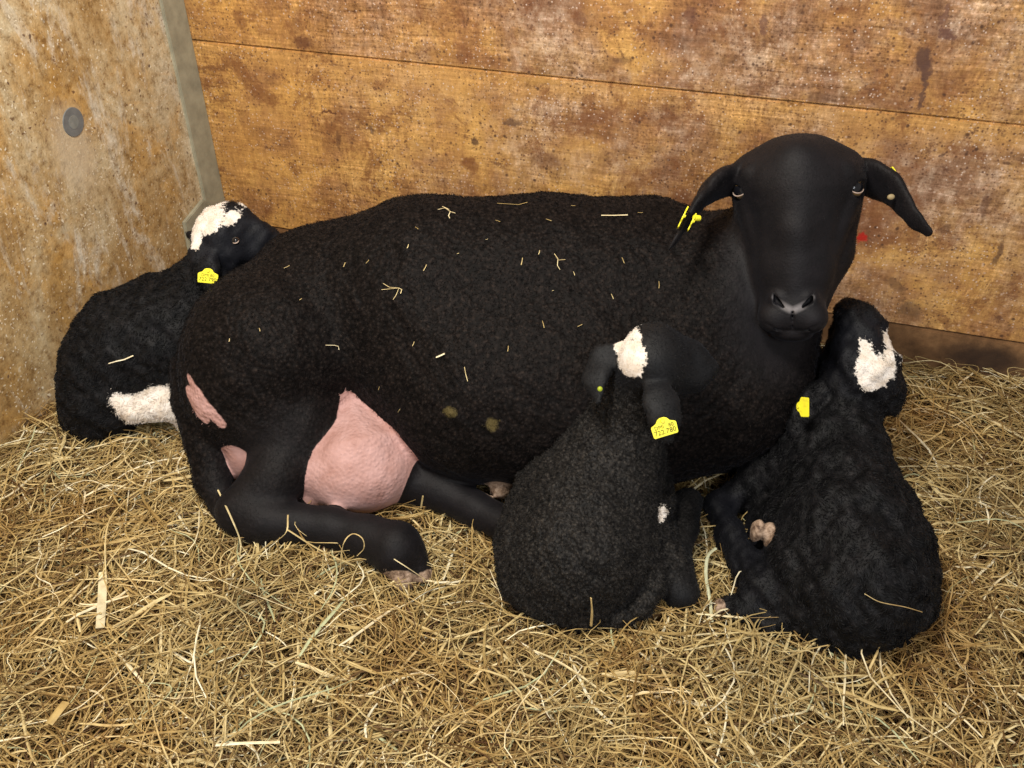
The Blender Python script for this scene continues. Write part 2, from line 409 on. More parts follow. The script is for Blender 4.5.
def mat_coat(name, black, curl=0.0, sleek=(0.70, 0.80, 1.12), fspec=0.10, curl_scale=160, white=(0.80, 0.74, 0.68), rough=0.62, sheen=0.35, pinkcol=(0.52, 0.315, 0.29)):
    """coat with the animal's own markings: white, pink bare skin, tan hooves, smooth face hair"""
    m = Mat(name); co = m.co()
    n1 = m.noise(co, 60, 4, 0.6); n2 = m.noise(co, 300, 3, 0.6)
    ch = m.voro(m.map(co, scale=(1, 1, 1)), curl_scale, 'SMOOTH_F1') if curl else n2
    base = m.mix(1.0, black, m.ramp(n1, [(0.3, (0.7, 0.7, 0.7)), (0.7, (1.35, 1.3, 1.25))]), 'MULTIPLY')
    fl = m.attr('fleece')
    base = m.mix(m.math('SUBTRACT', 1.0, fl), base, m.mix(1.0, base, sleek, 'MULTIPLY'))
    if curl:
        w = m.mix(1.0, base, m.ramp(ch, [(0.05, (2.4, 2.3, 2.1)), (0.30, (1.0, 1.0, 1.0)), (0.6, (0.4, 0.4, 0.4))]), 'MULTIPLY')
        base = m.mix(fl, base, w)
    jag = m.noise(m.map(co, scale=(1, 1, 1)), 170, 4, 0.7)
    jag2 = m.math('ADD', m.math('MULTIPLY', m.math('SUBTRACT', jag, 0.5), 0.9), m.math('MULTIPLY', m.math('SUBTRACT', m.noise(co, 45, 3), 0.5), 0.5))
    wm = m.rng(m.math('ADD', m.attr('white'), jag2), 0.46, 0.54)
    wcol = m.mix(1.0, white, m.ramp(n1, [(0.35, (0.82, 0.76, 0.68)), (0.6, (1, 1, 1))]), 'MULTIPLY')
    base = m.mix(wm, base, wcol)
    pm = m.rng(m.math('ADD', m.attr('pink'), m.math('MULTIPLY', m.math('SUBTRACT', m.noise(co, 130, 4, 0.7), 0.5), 0.35)), 0.42, 0.60)
    pc = m.mix(m.rng(m.noise(co, 22, 5, 0.6), 0.35, 0.68), pinkcol, (0.36, 0.19, 0.16))
    pc = m.mix(m.math('MULTIPLY', m.rng(m.voro(co, 420), 0.25, 0.1), 0.35), pc, (0.70, 0.42, 0.36))
    base = m.mix(pm, base, pc)
    hm = m.rng(m.math('ADD', m.attr('hoof'), m.math('MULTIPLY', jag2, 0.3)), 0.42, 0.58)
    hc = m.ramp(m.noise(m.map(co, loc=(2, 2, 2)), 110, 5, 0.7), [(0.36, (0.09, 0.055, 0.038)), (0.5, (0.28, 0.19, 0.13)), (0.64, (0.48, 0.35, 0.26))])
    base = m.mix(hm, base, hc)
    base = m.mix(m.math('MULTIPLY', m.rng(m.math('ADD', m.attr('dung'), m.math('MULTIPLY', jag2, 0.5)), 0.4, 0.6), 0.8), base, (0.105, 0.080, 0.030))
    base = m.mix(m.math('MULTIPLY', m.attr('nose'), 0.8), base, (0.26, 0.24, 0.245))  # grey nose-pad skin, its wet highlight painted into the colour
    h = m.math('ADD', m.math('MULTIPLY', n2, m.math('SUBTRACT', 0.35, m.math('MULTIPLY', pm, 0.24))), m.math('MULTIPLY', m.math('MULTIPLY', m.math('SUBTRACT', 1.0, ch), fl), curl))
    h = m.math('ADD', h, m.math('MULTIPLY', m.math('MULTIPLY', m.noise(co, 40, 3), fl), 0.8))
    sh = m.math('MULTIPLY', m.math('SUBTRACT', 1.0, pm), sheen)
    rg = m.mix(pm, (rough,) * 3, (0.55,) * 3)
    m.set(color=base, rough=m.math('MULTIPLY', rg, 1.0), spec=m.mix(fl, (0.21,) * 3, (fspec,) * 3), normal=m.bump(h, 0.6, 0.003), sheen=sh, sheen_rough=0.45, sheen_tint=(0.55, 0.6, 0.75))
    return m.m

def mat_straw():
    m = Mat('straw'); co = m.co(); t = m.attr('tint')
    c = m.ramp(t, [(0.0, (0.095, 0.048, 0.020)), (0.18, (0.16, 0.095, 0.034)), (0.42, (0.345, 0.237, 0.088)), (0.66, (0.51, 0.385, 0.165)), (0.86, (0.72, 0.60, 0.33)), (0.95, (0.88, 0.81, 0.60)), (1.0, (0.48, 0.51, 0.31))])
    c = m.mix(1.0, c, m.ramp(m.noise(co, 70, 3), [(0.3, (0.72, 0.68, 0.62)), (0.6, (1.1, 1.1, 1.1))]), 'MULTIPLY')
    pt = m.noise(m.map(co, scale=(1, 1, 0)), 4.5, 5, 0.6)
    c = m.mix(1.0, c, m.ramp(pt, [(0.34, (0.66, 0.52, 0.38)), (0.44, (0.95, 0.88, 0.78)), (0.52, (1.0, 1.0, 1.0)), (0.60, (0.92, 0.92, 0.92)), (0.68, (0.68, 0.68, 0.70))]), 'MULTIPLY')
    return m.set(color=c, rough=0.62, spec=0.3)

def mat_yellow():
    m = Mat('yellow_tag_plastic'); co = m.co()
    c = m.mix(m.rng(m.noise(co, 150, 4), 0.5, 0.75), (0.88, 0.80, 0.035), (0.70, 0.60, 0.04))
    return m.set(color=c, rough=0.4, spec=0.4)

M_board = mat_board(); M_low = mat_board_low(); M_conc = mat_concrete()
M_post = mat_simple('grey_metal_strip', (0.33, 0.31, 0.225), 0.55, 0.4, 35, 0.22, 0.15)
M_earth = mat_simple('trodden_bedding', (0.13, 0.078, 0.032), 0.9, 0.1, 40, 0.5, 0.6, 0.004)
M_plug = mat_simple('grey_plug', (0.16, 0.165, 0.165), 0.6, 0.4, 50, 0.2, 0.2)
M_plug2 = mat_simple('grey_plug_centre', (0.21, 0.215, 0.20), 0.7, 0.3, 70, 0.2, 0.2)
M_straw = mat_straw(); M_yellow = mat_yellow()
M_ink = mat_simple('black_tag_print', (0.10, 0.085, 0.01), 0.6, 0.2)
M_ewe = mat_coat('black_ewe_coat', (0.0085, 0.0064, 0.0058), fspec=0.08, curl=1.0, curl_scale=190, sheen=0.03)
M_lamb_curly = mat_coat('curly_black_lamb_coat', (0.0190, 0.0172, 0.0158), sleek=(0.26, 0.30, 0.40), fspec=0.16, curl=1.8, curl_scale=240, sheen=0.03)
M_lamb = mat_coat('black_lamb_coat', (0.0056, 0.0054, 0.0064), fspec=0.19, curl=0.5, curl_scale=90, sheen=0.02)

# ---------------------------------------------------------------- the pen
CORNER = (-0.6259, 1.8251, 0.0000)
ANG = math.radians(-17.3)
def in_wall_frame(o):
    o.location = CORNER; o.rotation_euler = (0, 0, ANG); return o
def struct(o): o['kind'] = 'structure'; return o

bm = bmesh.new()
for z0, z1, y in ((0.0762, 0.4610, 0.0), (0.4629, 0.8510, 0.0012), (0.8525, 1.2430, 0.0)):
    box(bm, (0.0, y, z0), (2.6, y + 0.04, z1), 0.0022)
box(bm, (0.0, 0.008, -0.05), (2.6, 0.06, 1.24))
struct(in_wall_frame(bm_obj('wall_back', bm, M_board)))
bm = bmesh.new()
box(bm, (0.0, -0.004, -0.06), (2.6, 0.04, 0.0735), 0.002)
struct(in_wall_frame(bm_obj('baseboard_back', bm, M_low)))
bm = bmesh.new()
box(bm, (-0.10, -2.4, -0.06), (0.0, 0.06, 1.243))
struct(in_wall_frame(bm_obj('wall_left', bm, M_conc)))
bm = bmesh.new()
box(bm, (-0.8, -2.4, -0.10), (2.6, 0.06, -0.058))
struct(in_wall_frame(bm_obj('floor', bm, M_earth)))
# grey strip closing the corner, with its eight-sided foot plate let into the concrete
bm = bmesh.new()
s0 = (-0.0670, 0.5525)[0]; s1 = (-0.0674, 0.1548)[0]; sw = (s0 + s1) / 2
box(bm, (-0.002, sw, 0.10), (0.006, -0.001, 1.24), 0.0015)
post = struct(in_wall_frame(bm_obj('trim_1', bm, M_post)))
bm = bmesh.new()
fp = [(-0.0770, 0.1592), (-0.1485, 0.1434), (-0.1568, 0.0244), (-0.0942, -0.0484), (-0.0553, -0.0194), (-0.0040, 0.1257)]
prism(bm, fp, 0.0, 0.009, 0.0015)
for v in bm.verts: v.co = Vector((v.co.z - 0.001, v.co.x, v.co.y))
bmesh.ops.recalc_face_normals(bm, faces=bm.faces)
struct(in_wall_frame(bm_obj('trim_2', bm, M_post)))
# round plug in the concrete
pl = (-0.3579, 0.4295)
bm = bmesh.new()
bmesh.ops.create_cone(bm, cap_ends=True, segments=40, radius1=0.0240, radius2=0.0235, depth=0.0016)
q = Matrix.Rotation(ANG, 4, 'Z')
plug = thing('wall_plug', Vector(CORNER) + q @ Vector((0.0, pl[0], pl[1])), 'round dark grey plug set flush in the stained concrete wall', 'wall plug')
plug.rotation_euler = (0, 0, ANG)
o = bm_obj('plug_rim', bm, M_plug, plug, False); o.rotation_euler = (0, math.pi / 2, 0); o.location = (0.0008, 0, 0)
bm = bmesh.new(); bmesh.ops.create_cone(bm, cap_ends=True, segments=32, radius1=0.0115, radius2=0.0112, depth=0.0018)
o = bm_obj('plug_centre', bm, M_plug2, plug, False); o.rotation_euler = (0, math.pi / 2, 0); o.location = (0.0011, 0, 0)

# ---------------------------------------------------------------- straw bedding
def wall_uv(x, y):
    dx, dy = x - CORNER[0], y - CORNER[1]; c, s = math.cos(ANG), math.sin(ANG)
    return dx * c + dy * s, -dx * s + dy * c          # distance along back wall, (negative) distance from it
def hgt(x, y):
    u, v = wall_uv(x, y)
    h = 0.008 * np.sin(7.1 * x + 1.3 * np.sin(5 * y)) + 0.007 * np.sin(9.3 * y + 2.1 * np.sin(4 * x + 1)) + 0.004 * np.sin(23 * x + 17 * y)
    h = h + 0.004 * np.exp(-np.maximum(u, 0) / 0.05) + 0.004 * np.exp(np.minimum(v, 0) / 0.06)
    return h - 0.006

us = np.linspace(0.0, 2.45, 150); vs = np.linspace(-2.0, 0.0, 130)
c_, s_ = math.cos(ANG), math.sin(ANG)
GU, GV = np.meshgrid(us, vs, indexing='ij')
GX = CORNER[0] + GU * c_ - GV * s_; GY = CORNER[1] + GU * s_ + GV * c_
GZ = hgt(GX, GY) - 0.010 + 0.004 * R.randn(*GX.shape)
bedV = np.stack([GX, GY, GZ], -1).reshape(-1, 3)
ii, jj = np.meshgrid(np.arange(149), np.arange(129), indexing='ij'); k0 = (ii * 130 + jj).ravel()
bedQ = np.stack([k0, k0 + 130, k0 + 131, k0 + 1], 1)

def stalks(N, wlo, whi, llo, lhi, zlo, zhi, tilt, curl, tint, seg=5, flat=0.45, region=None):
    """N loose stalks, each a curved three-sided blade; returns verts, quads, tints"""
    if region is None:
        # spread evenly over the visible ground, up to the walls
        X = R.uniform(-0.95, 1.25, N * 2); Y = R.uniform(0.42, 1.75, N * 2)
    else:
        X = R.uniform(region[0], region[1], N * 2); Y = R.uniform(region[2], region[3], N * 2)
    u, v = wall_uv(X, Y)
    ok = (u > 0.01) & (v < -0.012) & (np.abs(X) < 0.12 + 0.74 * (Y + 0.25)); X, Y = X[ok][:N], Y[ok][:N]; N = len(X)
    L = np.exp(R.uniform(np.log(llo), np.log(lhi), N)); W = R.uniform(wlo, whi, N)
    a = R.uniform(0, 2 * np.pi, N); el = R.randn(N) * tilt
    dirn = np.stack([np.cos(a) * np.cos(el), np.sin(a) * np.cos(el), np.sin(el)], 1)
    side = np.stack([-np.sin(a), np.cos(a), 0 * a], 1)
    bend = R.randn(N) * curl; bend2 = R.randn(N) * curl * 0.5; arch = np.abs(R.randn(N)) * curl * 0.35
    kink = R.uniform(0.2, 0.8, N); kk = np.where(R.rand(N) < 0.22, R.randn(N) * 0.6, 0)
    t = np.linspace(-0.5, 0.5, seg)
    P = np.zeros((N, seg, 3))
    for i, s in enumerate(t):
        off = bend * (s * s - 0.08) + bend2 * s**3 * 4 + kk * np.maximum(s + 0.5 - kink, 0)
        P[:, i] = dirn * (s * L)[:, None] + side * (off * L)[:, None]
        P[:, i, 2] += (0.25 - s * s) * arch * L
    P[:, :, 0] += X[:, None]; P[:, :, 1] += Y[:, None]
    P[:, :, 2] += (hgt(X, Y) + R.uniform(zlo, zhi, N))[:, None]
    # keep everything inside the pen
    uu, vv = wall_uv(P[..., 0], P[..., 1])
    du = np.maximum(0.006 - uu, 0); dv = np.maximum(vv + 0.010, 0)
    P[..., 0] += du * c_ + dv * s_; P[..., 1] += du * s_ - dv * c_
    low = np.maximum(hgt(P[..., 0], P[..., 1]) - 0.008 - P[..., 2], 0); P[..., 2] += low
    T = np.gradient(P, axis=1); T /= np.linalg.norm(T, axis=2, keepdims=True) + 1e-9
    up = np.array([0, 0, 1.0]); A = np.cross(T, up); A /= np.linalg.norm(A, axis=2, keepdims=True) + 1e-9; B = np.cross(A, T)
    roll = R.uniform(-0.6, 0.6, N)
    ca, sa = np.cos(roll)[:, None, None], np.sin(roll)[:, None, None]
    A2 = A * ca + B * sa; B2 = -A * sa + B * ca
    tap = (0.35 + 0.65 * np.sin(np.pi * (np.linspace(0.12, 0.88, seg))))[None, :, None]
    w = (W / 2)[:, None, None] * tap
    rings = np.stack([P + A2 * w, P + B2 * w * flat * 1.6, P - A2 * w, P - B2 * w * flat * 0.6], 2)[:, :, [0, 1, 2, 3]]
    V = rings.reshape(-1, 3); base = (np.arange(N) * seg * 4)[:, None, None]
    r_ = (np.arange(seg - 1) * 4)[None, :, None]; k = np.arange(4)[None, None, :]; k2 = (k + 1) % 4
    q = np.stack([base + r_ + k, base + r_ + k2, base + r_ + 4 + k2, base + r_ + 4 + k], -1).reshape(-1, 4)
    tt = np.repeat(np.clip(tint(N), 0, 1), seg * 4)
    return V, q, tt
def warm(mu, sd): return lambda n: np.where(R.rand(n) < 0.012, 1.0, np.clip(mu + sd * R.randn(n), 0, 0.955))
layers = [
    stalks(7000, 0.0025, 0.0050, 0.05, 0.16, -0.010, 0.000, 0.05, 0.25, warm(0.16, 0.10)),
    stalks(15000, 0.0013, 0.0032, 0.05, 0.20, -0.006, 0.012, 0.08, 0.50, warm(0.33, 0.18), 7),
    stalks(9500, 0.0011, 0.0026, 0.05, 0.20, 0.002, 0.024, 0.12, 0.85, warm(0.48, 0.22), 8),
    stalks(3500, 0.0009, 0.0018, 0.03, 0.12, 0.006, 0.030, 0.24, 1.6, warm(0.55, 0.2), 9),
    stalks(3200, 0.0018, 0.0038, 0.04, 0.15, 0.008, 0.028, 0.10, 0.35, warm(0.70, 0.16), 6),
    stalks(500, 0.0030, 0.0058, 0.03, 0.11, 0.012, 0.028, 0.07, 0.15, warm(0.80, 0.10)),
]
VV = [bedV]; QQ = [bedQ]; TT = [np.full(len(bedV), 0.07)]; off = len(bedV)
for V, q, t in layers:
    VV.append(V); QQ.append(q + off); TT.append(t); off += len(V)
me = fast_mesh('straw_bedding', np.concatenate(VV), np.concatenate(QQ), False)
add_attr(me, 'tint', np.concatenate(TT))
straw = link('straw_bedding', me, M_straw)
straw['label'] = 'loose golden straw and hay bedding covering the whole pen floor'
straw['category'] = 'straw'; straw['kind'] = 'stuff'

# ---------------------------------------------------------------- animals
def mask(V, shape, soft=0.012):
    return np.clip(0.5 - shape.at(V) / (2 * soft), 0, 1) if shape else np.zeros(len(V))

def make_body(root, V, Q, mat, white=None, pink=None, hoof=None, smoothhair=None, ssoft=0.03, name='body'):
    o0 = np.array(root.location)
    me = fast_mesh(name, V - o0, Q)
    add_attr(me, 'white', mask(V, white, 0.012)); add_attr(me, 'pink', mask(V, pink, 0.010)); add_attr(me, 'hoof', mask(V, hoof, 0.005))
    add_attr(me, 'fleece', 1 - mask(V, smoothhair, ssoft))
    return link(name, me, mat, root)

def vnormals(V, Q):
    fn = np.cross(V[Q[:, 2]] - V[Q[:, 0]], V[Q[:, 3]] - V[Q[:, 1]])
    n = np.zeros_like(V)
    for i in range(4): np.add.at(n, Q[:, i], fn)
    return n / (np.linalg.norm(n, axis=1, keepdims=True) + 1e-12)

class Wob:
    """cheap smooth noise made of random plane waves"""
    def __init__(s, size, seed, n=14):
        r = np.random.RandomState(seed); d = r.randn(n, 3); d /= np.linalg.norm(d, axis=1, keepdims=True)
        s.k = d * (2 * np.pi / (size * r.uniform(0.6, 1.6, n)))[:, None]; s.p = r.uniform(0, 6.28, n); s.n = n
    def __call__(s, V): return np.sin(V @ s.k.T + s.p).sum(1) / math.sqrt(s.n)

def lumps(V, Q, layers, keep=None):
    n = vnormals(V, Q); w = np.ones(len(V)) if keep is None else keep
    for i, (amp, size) in enumerate(layers): V = V + n * (Wob(size, 40 + i)(V) * amp * w)[:, None]
    return V

def fur(root, body, V, Q, mat, count, length, width, lift, comb, clump, clump_size, jitter, seed=3, bare=None, short=0.3, name='fleece'):
    """short hairs rooted in the skin, combed along the body and gathered in small locks"""
    r = np.random.RandomState(seed)
    at = {}
    for k in ('white', 'pink', 'hoof', 'fleece', 'dung', 'nose'):
        if k in body.data.attributes:
            a = np.zeros(len(V), np.float32); body.data.attributes[k].data.foreach_get('value', a); at[k] = a
    N_ = vnormals(V, Q)
    area = 0.5 * np.linalg.norm(np.cross(V[Q[:, 2]] - V[Q[:, 0]], V[Q[:, 3]] - V[Q[:, 1]]), axis=1)
    wgt = area * np.clip(1.2 - at['pink'][Q].mean(1) * 2.4, 0, 1) * np.clip(1 - at['hoof'][Q].mean(1) * 2, 0, 1)
    if bare is not None: wgt = wgt * (1 - mask(V, bare, 0.004))[Q].mean(1)
    wgt = wgt * (V[Q[:, 0], 2] > -0.01)
    f = r.choice(len(Q), count, p=wgt / wgt.sum())
    u, v = r.rand(count)[:, None], r.rand(count)[:, None]
    bil = lambda A: A[Q[f, 0]] * (1 - u) * (1 - v) + A[Q[f, 1]] * u * (1 - v) + A[Q[f, 2]] * u * v + A[Q[f, 3]] * (1 - u) * v
    P, n = bil(V), bil(N_)
    c = np.array(comb, float)[None, :] + clump * np.stack([Wob(clump_size, seed + 10 + i)(P) for i in range(3)], 1) + jitter * r.randn(count, 3)
    c = c - n * (c * n).sum(1, keepdims=True); c /= np.linalg.norm(c, axis=1, keepdims=True) + 1e-9
    d = n * lift + c * (1 - lift); d /= np.linalg.norm(d, axis=1, keepdims=True)
    fl = at['fleece'][Q[f, 0]][:, None]
    L = length * (short + (1 - short) * fl) * r.uniform(0.6, 1.25, (count, 1))
    side = np.cross(d, r.randn(count, 3)); side /= np.linalg.norm(side, axis=1, keepdims=True) + 1e-9
    w = width * 0.5 * (0.6 + 0.4 * fl)
    b0 = P - n * 0.0006
    mid = P + d * L * 0.55 + n * L * 0.08; tip = P + d * L - n * L * 0.10 + 0.15 * L * r.randn(count, 3)
    W_ = np.stack([b0 - side * w, b0 + side * w, mid + side * w * 0.8, mid - side * w * 0.8, tip], 1).reshape(-1, 3)
    k = (np.arange(count) * 5)[:, None]
    tris = np.concatenate([k + np.array([[0, 1, 2]]), k + np.array([[0, 2, 3]]), k + np.array([[3, 2, 4]])])
    me = fast_mesh(name, W_ - np.array(root.location), tris)
    for a_ in at: add_attr(me, a_, np.repeat(at[a_][Q[f, 0]], 5))
    return link(name, me, mat, root)

def child_at(name, bm, mat, root, loc, X=None, Y=None, Z=None, smooth=True):
    """part with its own axes: columns X, Y, Z in world directions"""
    o = bm_obj(name, bm, mat, root, smooth)
    r0 = Vector(root.location) if root.parent is None else root.matrix_world.translation
    m = Matrix.Identity(4)
    if X is not None: m = Matrix((Vector(X), Vector(Y), Vector(Z))).transposed().to_4x4()
    m.translation = Vector([float(c) for c in loc]) - Vector([float(c) for c in root.location])
    o.matrix_local = m
    return o

def mat_eye():
    m = Mat('sheep_eye'); co = m.co()
    s_ = m.n('ShaderNodeSeparateXYZ'); m.put(s_.inputs[0], co)
    r = m.math('SQRT', m.math('ADD', m.math('POWER', s_.outputs[0], 2.0), m.math('POWER', s_.outputs[1], 2.0)))
    iris = m.ramp(m.noise(co, 900, 3), [(0.3, (0.10, 0.06, 0.02)), (0.7, (0.24, 0.15, 0.05))])
    c = m.mix(m.rng(r, 0.0092, 0.0100), iris, (0.035, 0.028, 0.024))
    px = m.math('MAXIMUM', m.math('DIVIDE', m.math('ABSOLUTE', s_.outputs[0]), 0.0088), m.math('DIVIDE', m.math('ABSOLUTE', s_.outputs[1]), 0.0066))
    c = m.mix(m.rng(px, 0.95, 1.1), (0.006, 0.006, 0.008), c)
    return m.set(color=c, rough=0.12, spec=0.45)
M_eye = mat_eye()
M_lid = mat_simple('pale_eyelid_rim', (0.40, 0.30, 0.24), 0.5, 0.4, 300, 0.2)
M_liddark = mat_simple('dark_eyelid_rim', (0.05, 0.045, 0.045), 0.5, 0.4, 300, 0.2)

def eye(root, c, look, up, r=0.013, lidmat=None, lid=True, wide=1.0):
    """eyeball with its lower lid rim; look = outward axis"""
    z = Vector(unit(look)); y = Vector(unit(up)); y = (y - z * y.dot(z)).normalized(); x = y.cross(z)
    bm = bmesh.new(); bmesh.ops.create_uvsphere(bm, u_segments=32, v_segments=20, radius=r)
    e = child_at('eye', bm, M_eye, root, c, x, y, z)
    if lid:
        bm = bmesh.new(); pts = []
        for k in range(15):
            a = math.pi + math.pi * (0.08 + 0.84 * k / 14)
            pts.append((math.cos(a) * r * 0.80 * wide, math.sin(a) * r * 0.50, r * 0.62 + 0.24 * r * abs(math.sin(a))))
        tube_mesh(bm, pts, [0.0004 + 0.0007 * math.sin(math.pi * k / 14) for k in range(15)], 6)
        l = bm_obj('lower_eyelid', bm, lidmat or M_lid, e, True)
    return e

DIGITS = {}
def text_mesh(s, size):
    cu = bpy.data.curves.new('tag_number', 'FONT'); cu.body = s; cu.size = size; cu.align_x = 'CENTER'; cu.align_y = 'CENTER'
    cu.extrude = 0.0002; cu.resolution_u = 2
    ob = bpy.data.objects.new('tmp', cu); COL.objects.link(ob)
    dg = bpy.context.evaluated_depsgraph_get(); me = bpy.data.meshes.new_from_object(ob.evaluated_get(dg))
    me.name = 'tag_number'
    bpy.data.objects.remove(ob); bpy.data.curves.remove(cu)
    return me

TAG = [(-0.0150, -0.0120), (0.0150, -0.0120), (0.0165, -0.0105), (0.0170, 0.0020), (0.0160, 0.0040), (0.0095, 0.0068), (0.0065, 0.0110), (0.0030, 0.0128),
       (-0.0030, 0.0128), (-0.0065, 0.0110), (-0.0095, 0.0068), (-0.0160, 0.0040), (-0.0170, 0.0020), (-0.0165, -0.0105)]
def ear_tag(root, c, x, z, lines=('DMI   80', '722.780'), scale=1.0, label=None):
    z = Vector(unit(z)); x = Vector(unit(x)); x = (x - z * x.dot(z)).normalized(); y = z.cross(x)
    bm = bmesh.new(); prism(bm, [(a * scale, b * scale) for a, b in TAG], -0.0009, 0.0009, 0.0004)
    bmesh.ops.create_cone(bm, cap_ends=True, segments=16, radius1=0.0032 * scale, radius2=0.0022 * scale, depth=0.0022, matrix=Matrix.Translation((0, 0.0085 * scale, 0.0016)))
    t = child_at('ear_tag', bm, M_yellow, root, c, x, y, z, False)
    if label: t['label'] = label
    if lines:
        for s, yy, sz in ((lines[0], 0.0010, 0.0072), (lines[1], -0.0060, 0.0092)):
            me = text_mesh(s, sz * scale); o = link('tag_number', me, M_ink, t); o.location = (0, yy * scale, 0.0010)
    return t

# ---- ewe -----------------------------------------------------------------
ewe = thing('ewe', (0.02, 1.15, 0.0), 'large black ewe lying in the straw, facing the camera, pink udder showing', 'sheep')
HP = (0.3703, 1.1021, 0.4851)
HF = Frame(HP, (-0.291, -0.868, 0.404), (0.035, 0.6018, 0.7986))
b = Shape()
# trunk
b.chain([((-0.2936, 1.2589, 0.2150), 0.122), ((-0.1300, 1.2417, 0.2350), 0.146), ((0.0444, 1.2417, 0.2350), 0.148), ((0.2016, 1.2298, 0.2350), 0.148), ((0.2971, 1.1927, 0.2400), 0.135)], 0.06)
b.chain([((-0.1708, 1.2049, 0.1700), 0.120), ((-0.0495, 1.1331, 0.1500), 0.143), ((0.0893, 1.1254, 0.1500), 0.145), ((0.2292, 1.1320, 0.1450), 0.140), ((0.3180, 1.1127, 0.1500), 0.110)], 0.06)
# rump and near thigh
b.chain([((-0.3002, 1.2457, 0.2100), 0.118), ((-0.3729, 1.1568, 0.1900), 0.118)], 0.05)
b.cone((-0.3729, 1.1568, 0.1900), (-0.4113, 1.1217, 0.1700), 0.110, 0.085, 0.04)
b.chain([((-0.3742, 1.1488, 0.1900), 0.118), ((-0.3839, 1.1132, 0.1400), 0.098), ((-0.3224, 1.0654, 0.1100), 0.060)], 0.04)
b.chain([((-0.3453, 1.1509, 0.1600), 0.09), ((-0.2905, 1.1261, 0.1300), 0.045)], 0.03)
b.chain([((-0.3224, 1.0654, 0.1100), 0.060), ((-0.3465, 0.9979, 0.0800), 0.041), ((-0.3912, 0.9536, 0.0520), 0.036)], 0.02)
b.chain([((-0.3998, 0.9515, 0.0500), 0.030), ((-0.3618, 0.9403, 0.0450), 0.034), ((-0.2620, 0.9292, 0.0420), 0.0275), ((-0.2053, 0.9116, 0.0400), 0.030), ((-0.1650, 0.8924, 0.0380), 0.040)], 0.012)
for dx in (-14, 12):
    b.cone((-0.1606, 0.8847, 0.0300), (-0.1511, 0.8582, 0.0100), 0.026, 0.016, 0.008) if dx < 0 else b.cone((-0.1410, 0.8865, 0.0300), (-0.1239, 0.8692, 0.0100), 0.022, 0.013, 0.008)
b.cone((-0.3327, 0.9917, 0.0350), (-0.3013, 0.9969, 0.0300), 0.026, 0.022, 0.01)
b.cone((-0.2140, 0.9055, 0.0300), (-0.2361, 0.9129, 0.0200), 0.009, 0.005, 0.004)      # dew claw
# far hind leg coming out under the udder
b.chain([((-0.1875, 1.0427, 0.0450), 0.040), ((-0.1093, 1.0133, 0.0350), 0.031), ((-0.0551, 0.9778, 0.0300), 0.026), ((0.0000, 0.9389, 0.0300), 0.027)], 0.010)
# tail
TAIL = [((-0.4953, 1.1400, 0.1718), 0.030), ((-0.4891, 1.1000, 0.1406), 0.026), ((-0.4640, 1.0480, 0.1050), 0.027), ((-0.4476, 1.0086, 0.0600), 0.026), ((-0.4185, 0.9591, 0.0300), 0.018)]
b.chain(TAIL, 0.010)
# udder
b.ell((-0.2358, 1.0398, 0.0640), (0.095, 0.080, 0.071), None, 0.012)
b.cone((-0.2433, 1.0958, 0.1400), (-0.2290, 1.0458, 0.0950), 0.010, 0.062, 0.012)
b.ell((-0.4024, 1.0390, 0.0850), (0.027, 0.030, 0.054), None, 0.006)
# chest, neck
b.cone((0.3116, 1.1728, 0.2200), (0.3509, 1.1243, 0.1700), 0.125, 0.105, 0.05)
b.cone((0.2941, 1.1827, 0.2500), HF.p(-0.01, -0.07, -0.12), 0.118, 0.075, 0.05)
b.cone((0.3633, 1.1479, 0.2000), HF.p(0.0, -0.12, -0.12), 0.085, 0.055, 0.04)
# folded forelegs
b.chain([((0.1846, 1.1013, 0.0800), 0.060), ((0.2957, 1.0920, 0.0550), 0.040), ((0.3795, 1.0939, 0.0450), 0.034)], 0.02)
b.chain([((0.3824, 1.1005, 0.0350), 0.030), ((0.3003, 1.0935, 0.0200), 0.022), ((0.2023, 1.0746, 0.0200), 0.022)], 0.012)
b.chain([((0.3707, 1.1389, 0.0900), 0.060), ((0.4164, 1.1499, 0.0500), 0.035)], 0.02)
b.chain([((0.0123, 1.0531, 0.0500), 0.018), ((-0.0166, 1.0093, 0.0450), 0.0185)], 0.004)
# head
A3 = HF.axes()
b.ell(HF.p(0, 0.015, -0.062), (0.081, 0.054, 0.066), A3, 0.02)
b.ell(HF.p(0, 0.042, -0.055), (0.046, 0.028, 0.045), A3, 0.015)                # poll
b.cone(HF.p(0, 0.0, -0.045), HF.p(0, -0.10, -0.040), 0.063, 0.050, 0.02)
b.cone(HF.p(0, -0.10, -0.038), HF.p(0, -0.160, -0.030), 0.049, 0.038, 0.02)
for s in (-1, 1):
    b.cone(HF.p(s * 0.047, -0.005, -0.070), HF.p(s * 0.040, -0.085, -0.078), 0.039, 0.036, 0.02)   # cheek
    b.cone(HF.p(s * 0.036, -0.085, -0.078), HF.p(s * 0.017, -0.165, -0.060), 0.034, 0.026, 0.02)   # lower jaw
    b.cone(HF.p(s * 0.060, 0.022, -0.030), HF.p(s * 0.068, 0.004, -0.044), 0.015, 0.017, 0.010)    # brow over the eye
    b.cone(HF.p(s * 0.064, -0.020, -0.045), HF.p(s * 0.044, -0.075, -0.035), 0.012, 0.012, 0.012)  # cheekbone
b.cone(HF.p(0, 0.03, -0.018), HF.p(0, -0.05, -0.004), 0.032, 0.024, 0.015)                          # forehead to nose bridge
b.cone(HF.p(0, -0.05, -0.004), HF.p(0, -0.125, -0.006), 0.024, 0.019, 0.012)
b.ell(HF.p(0, -0.157, -0.018), (0.040, 0.030, 0.034), A3, 0.014)                                    # muzzle
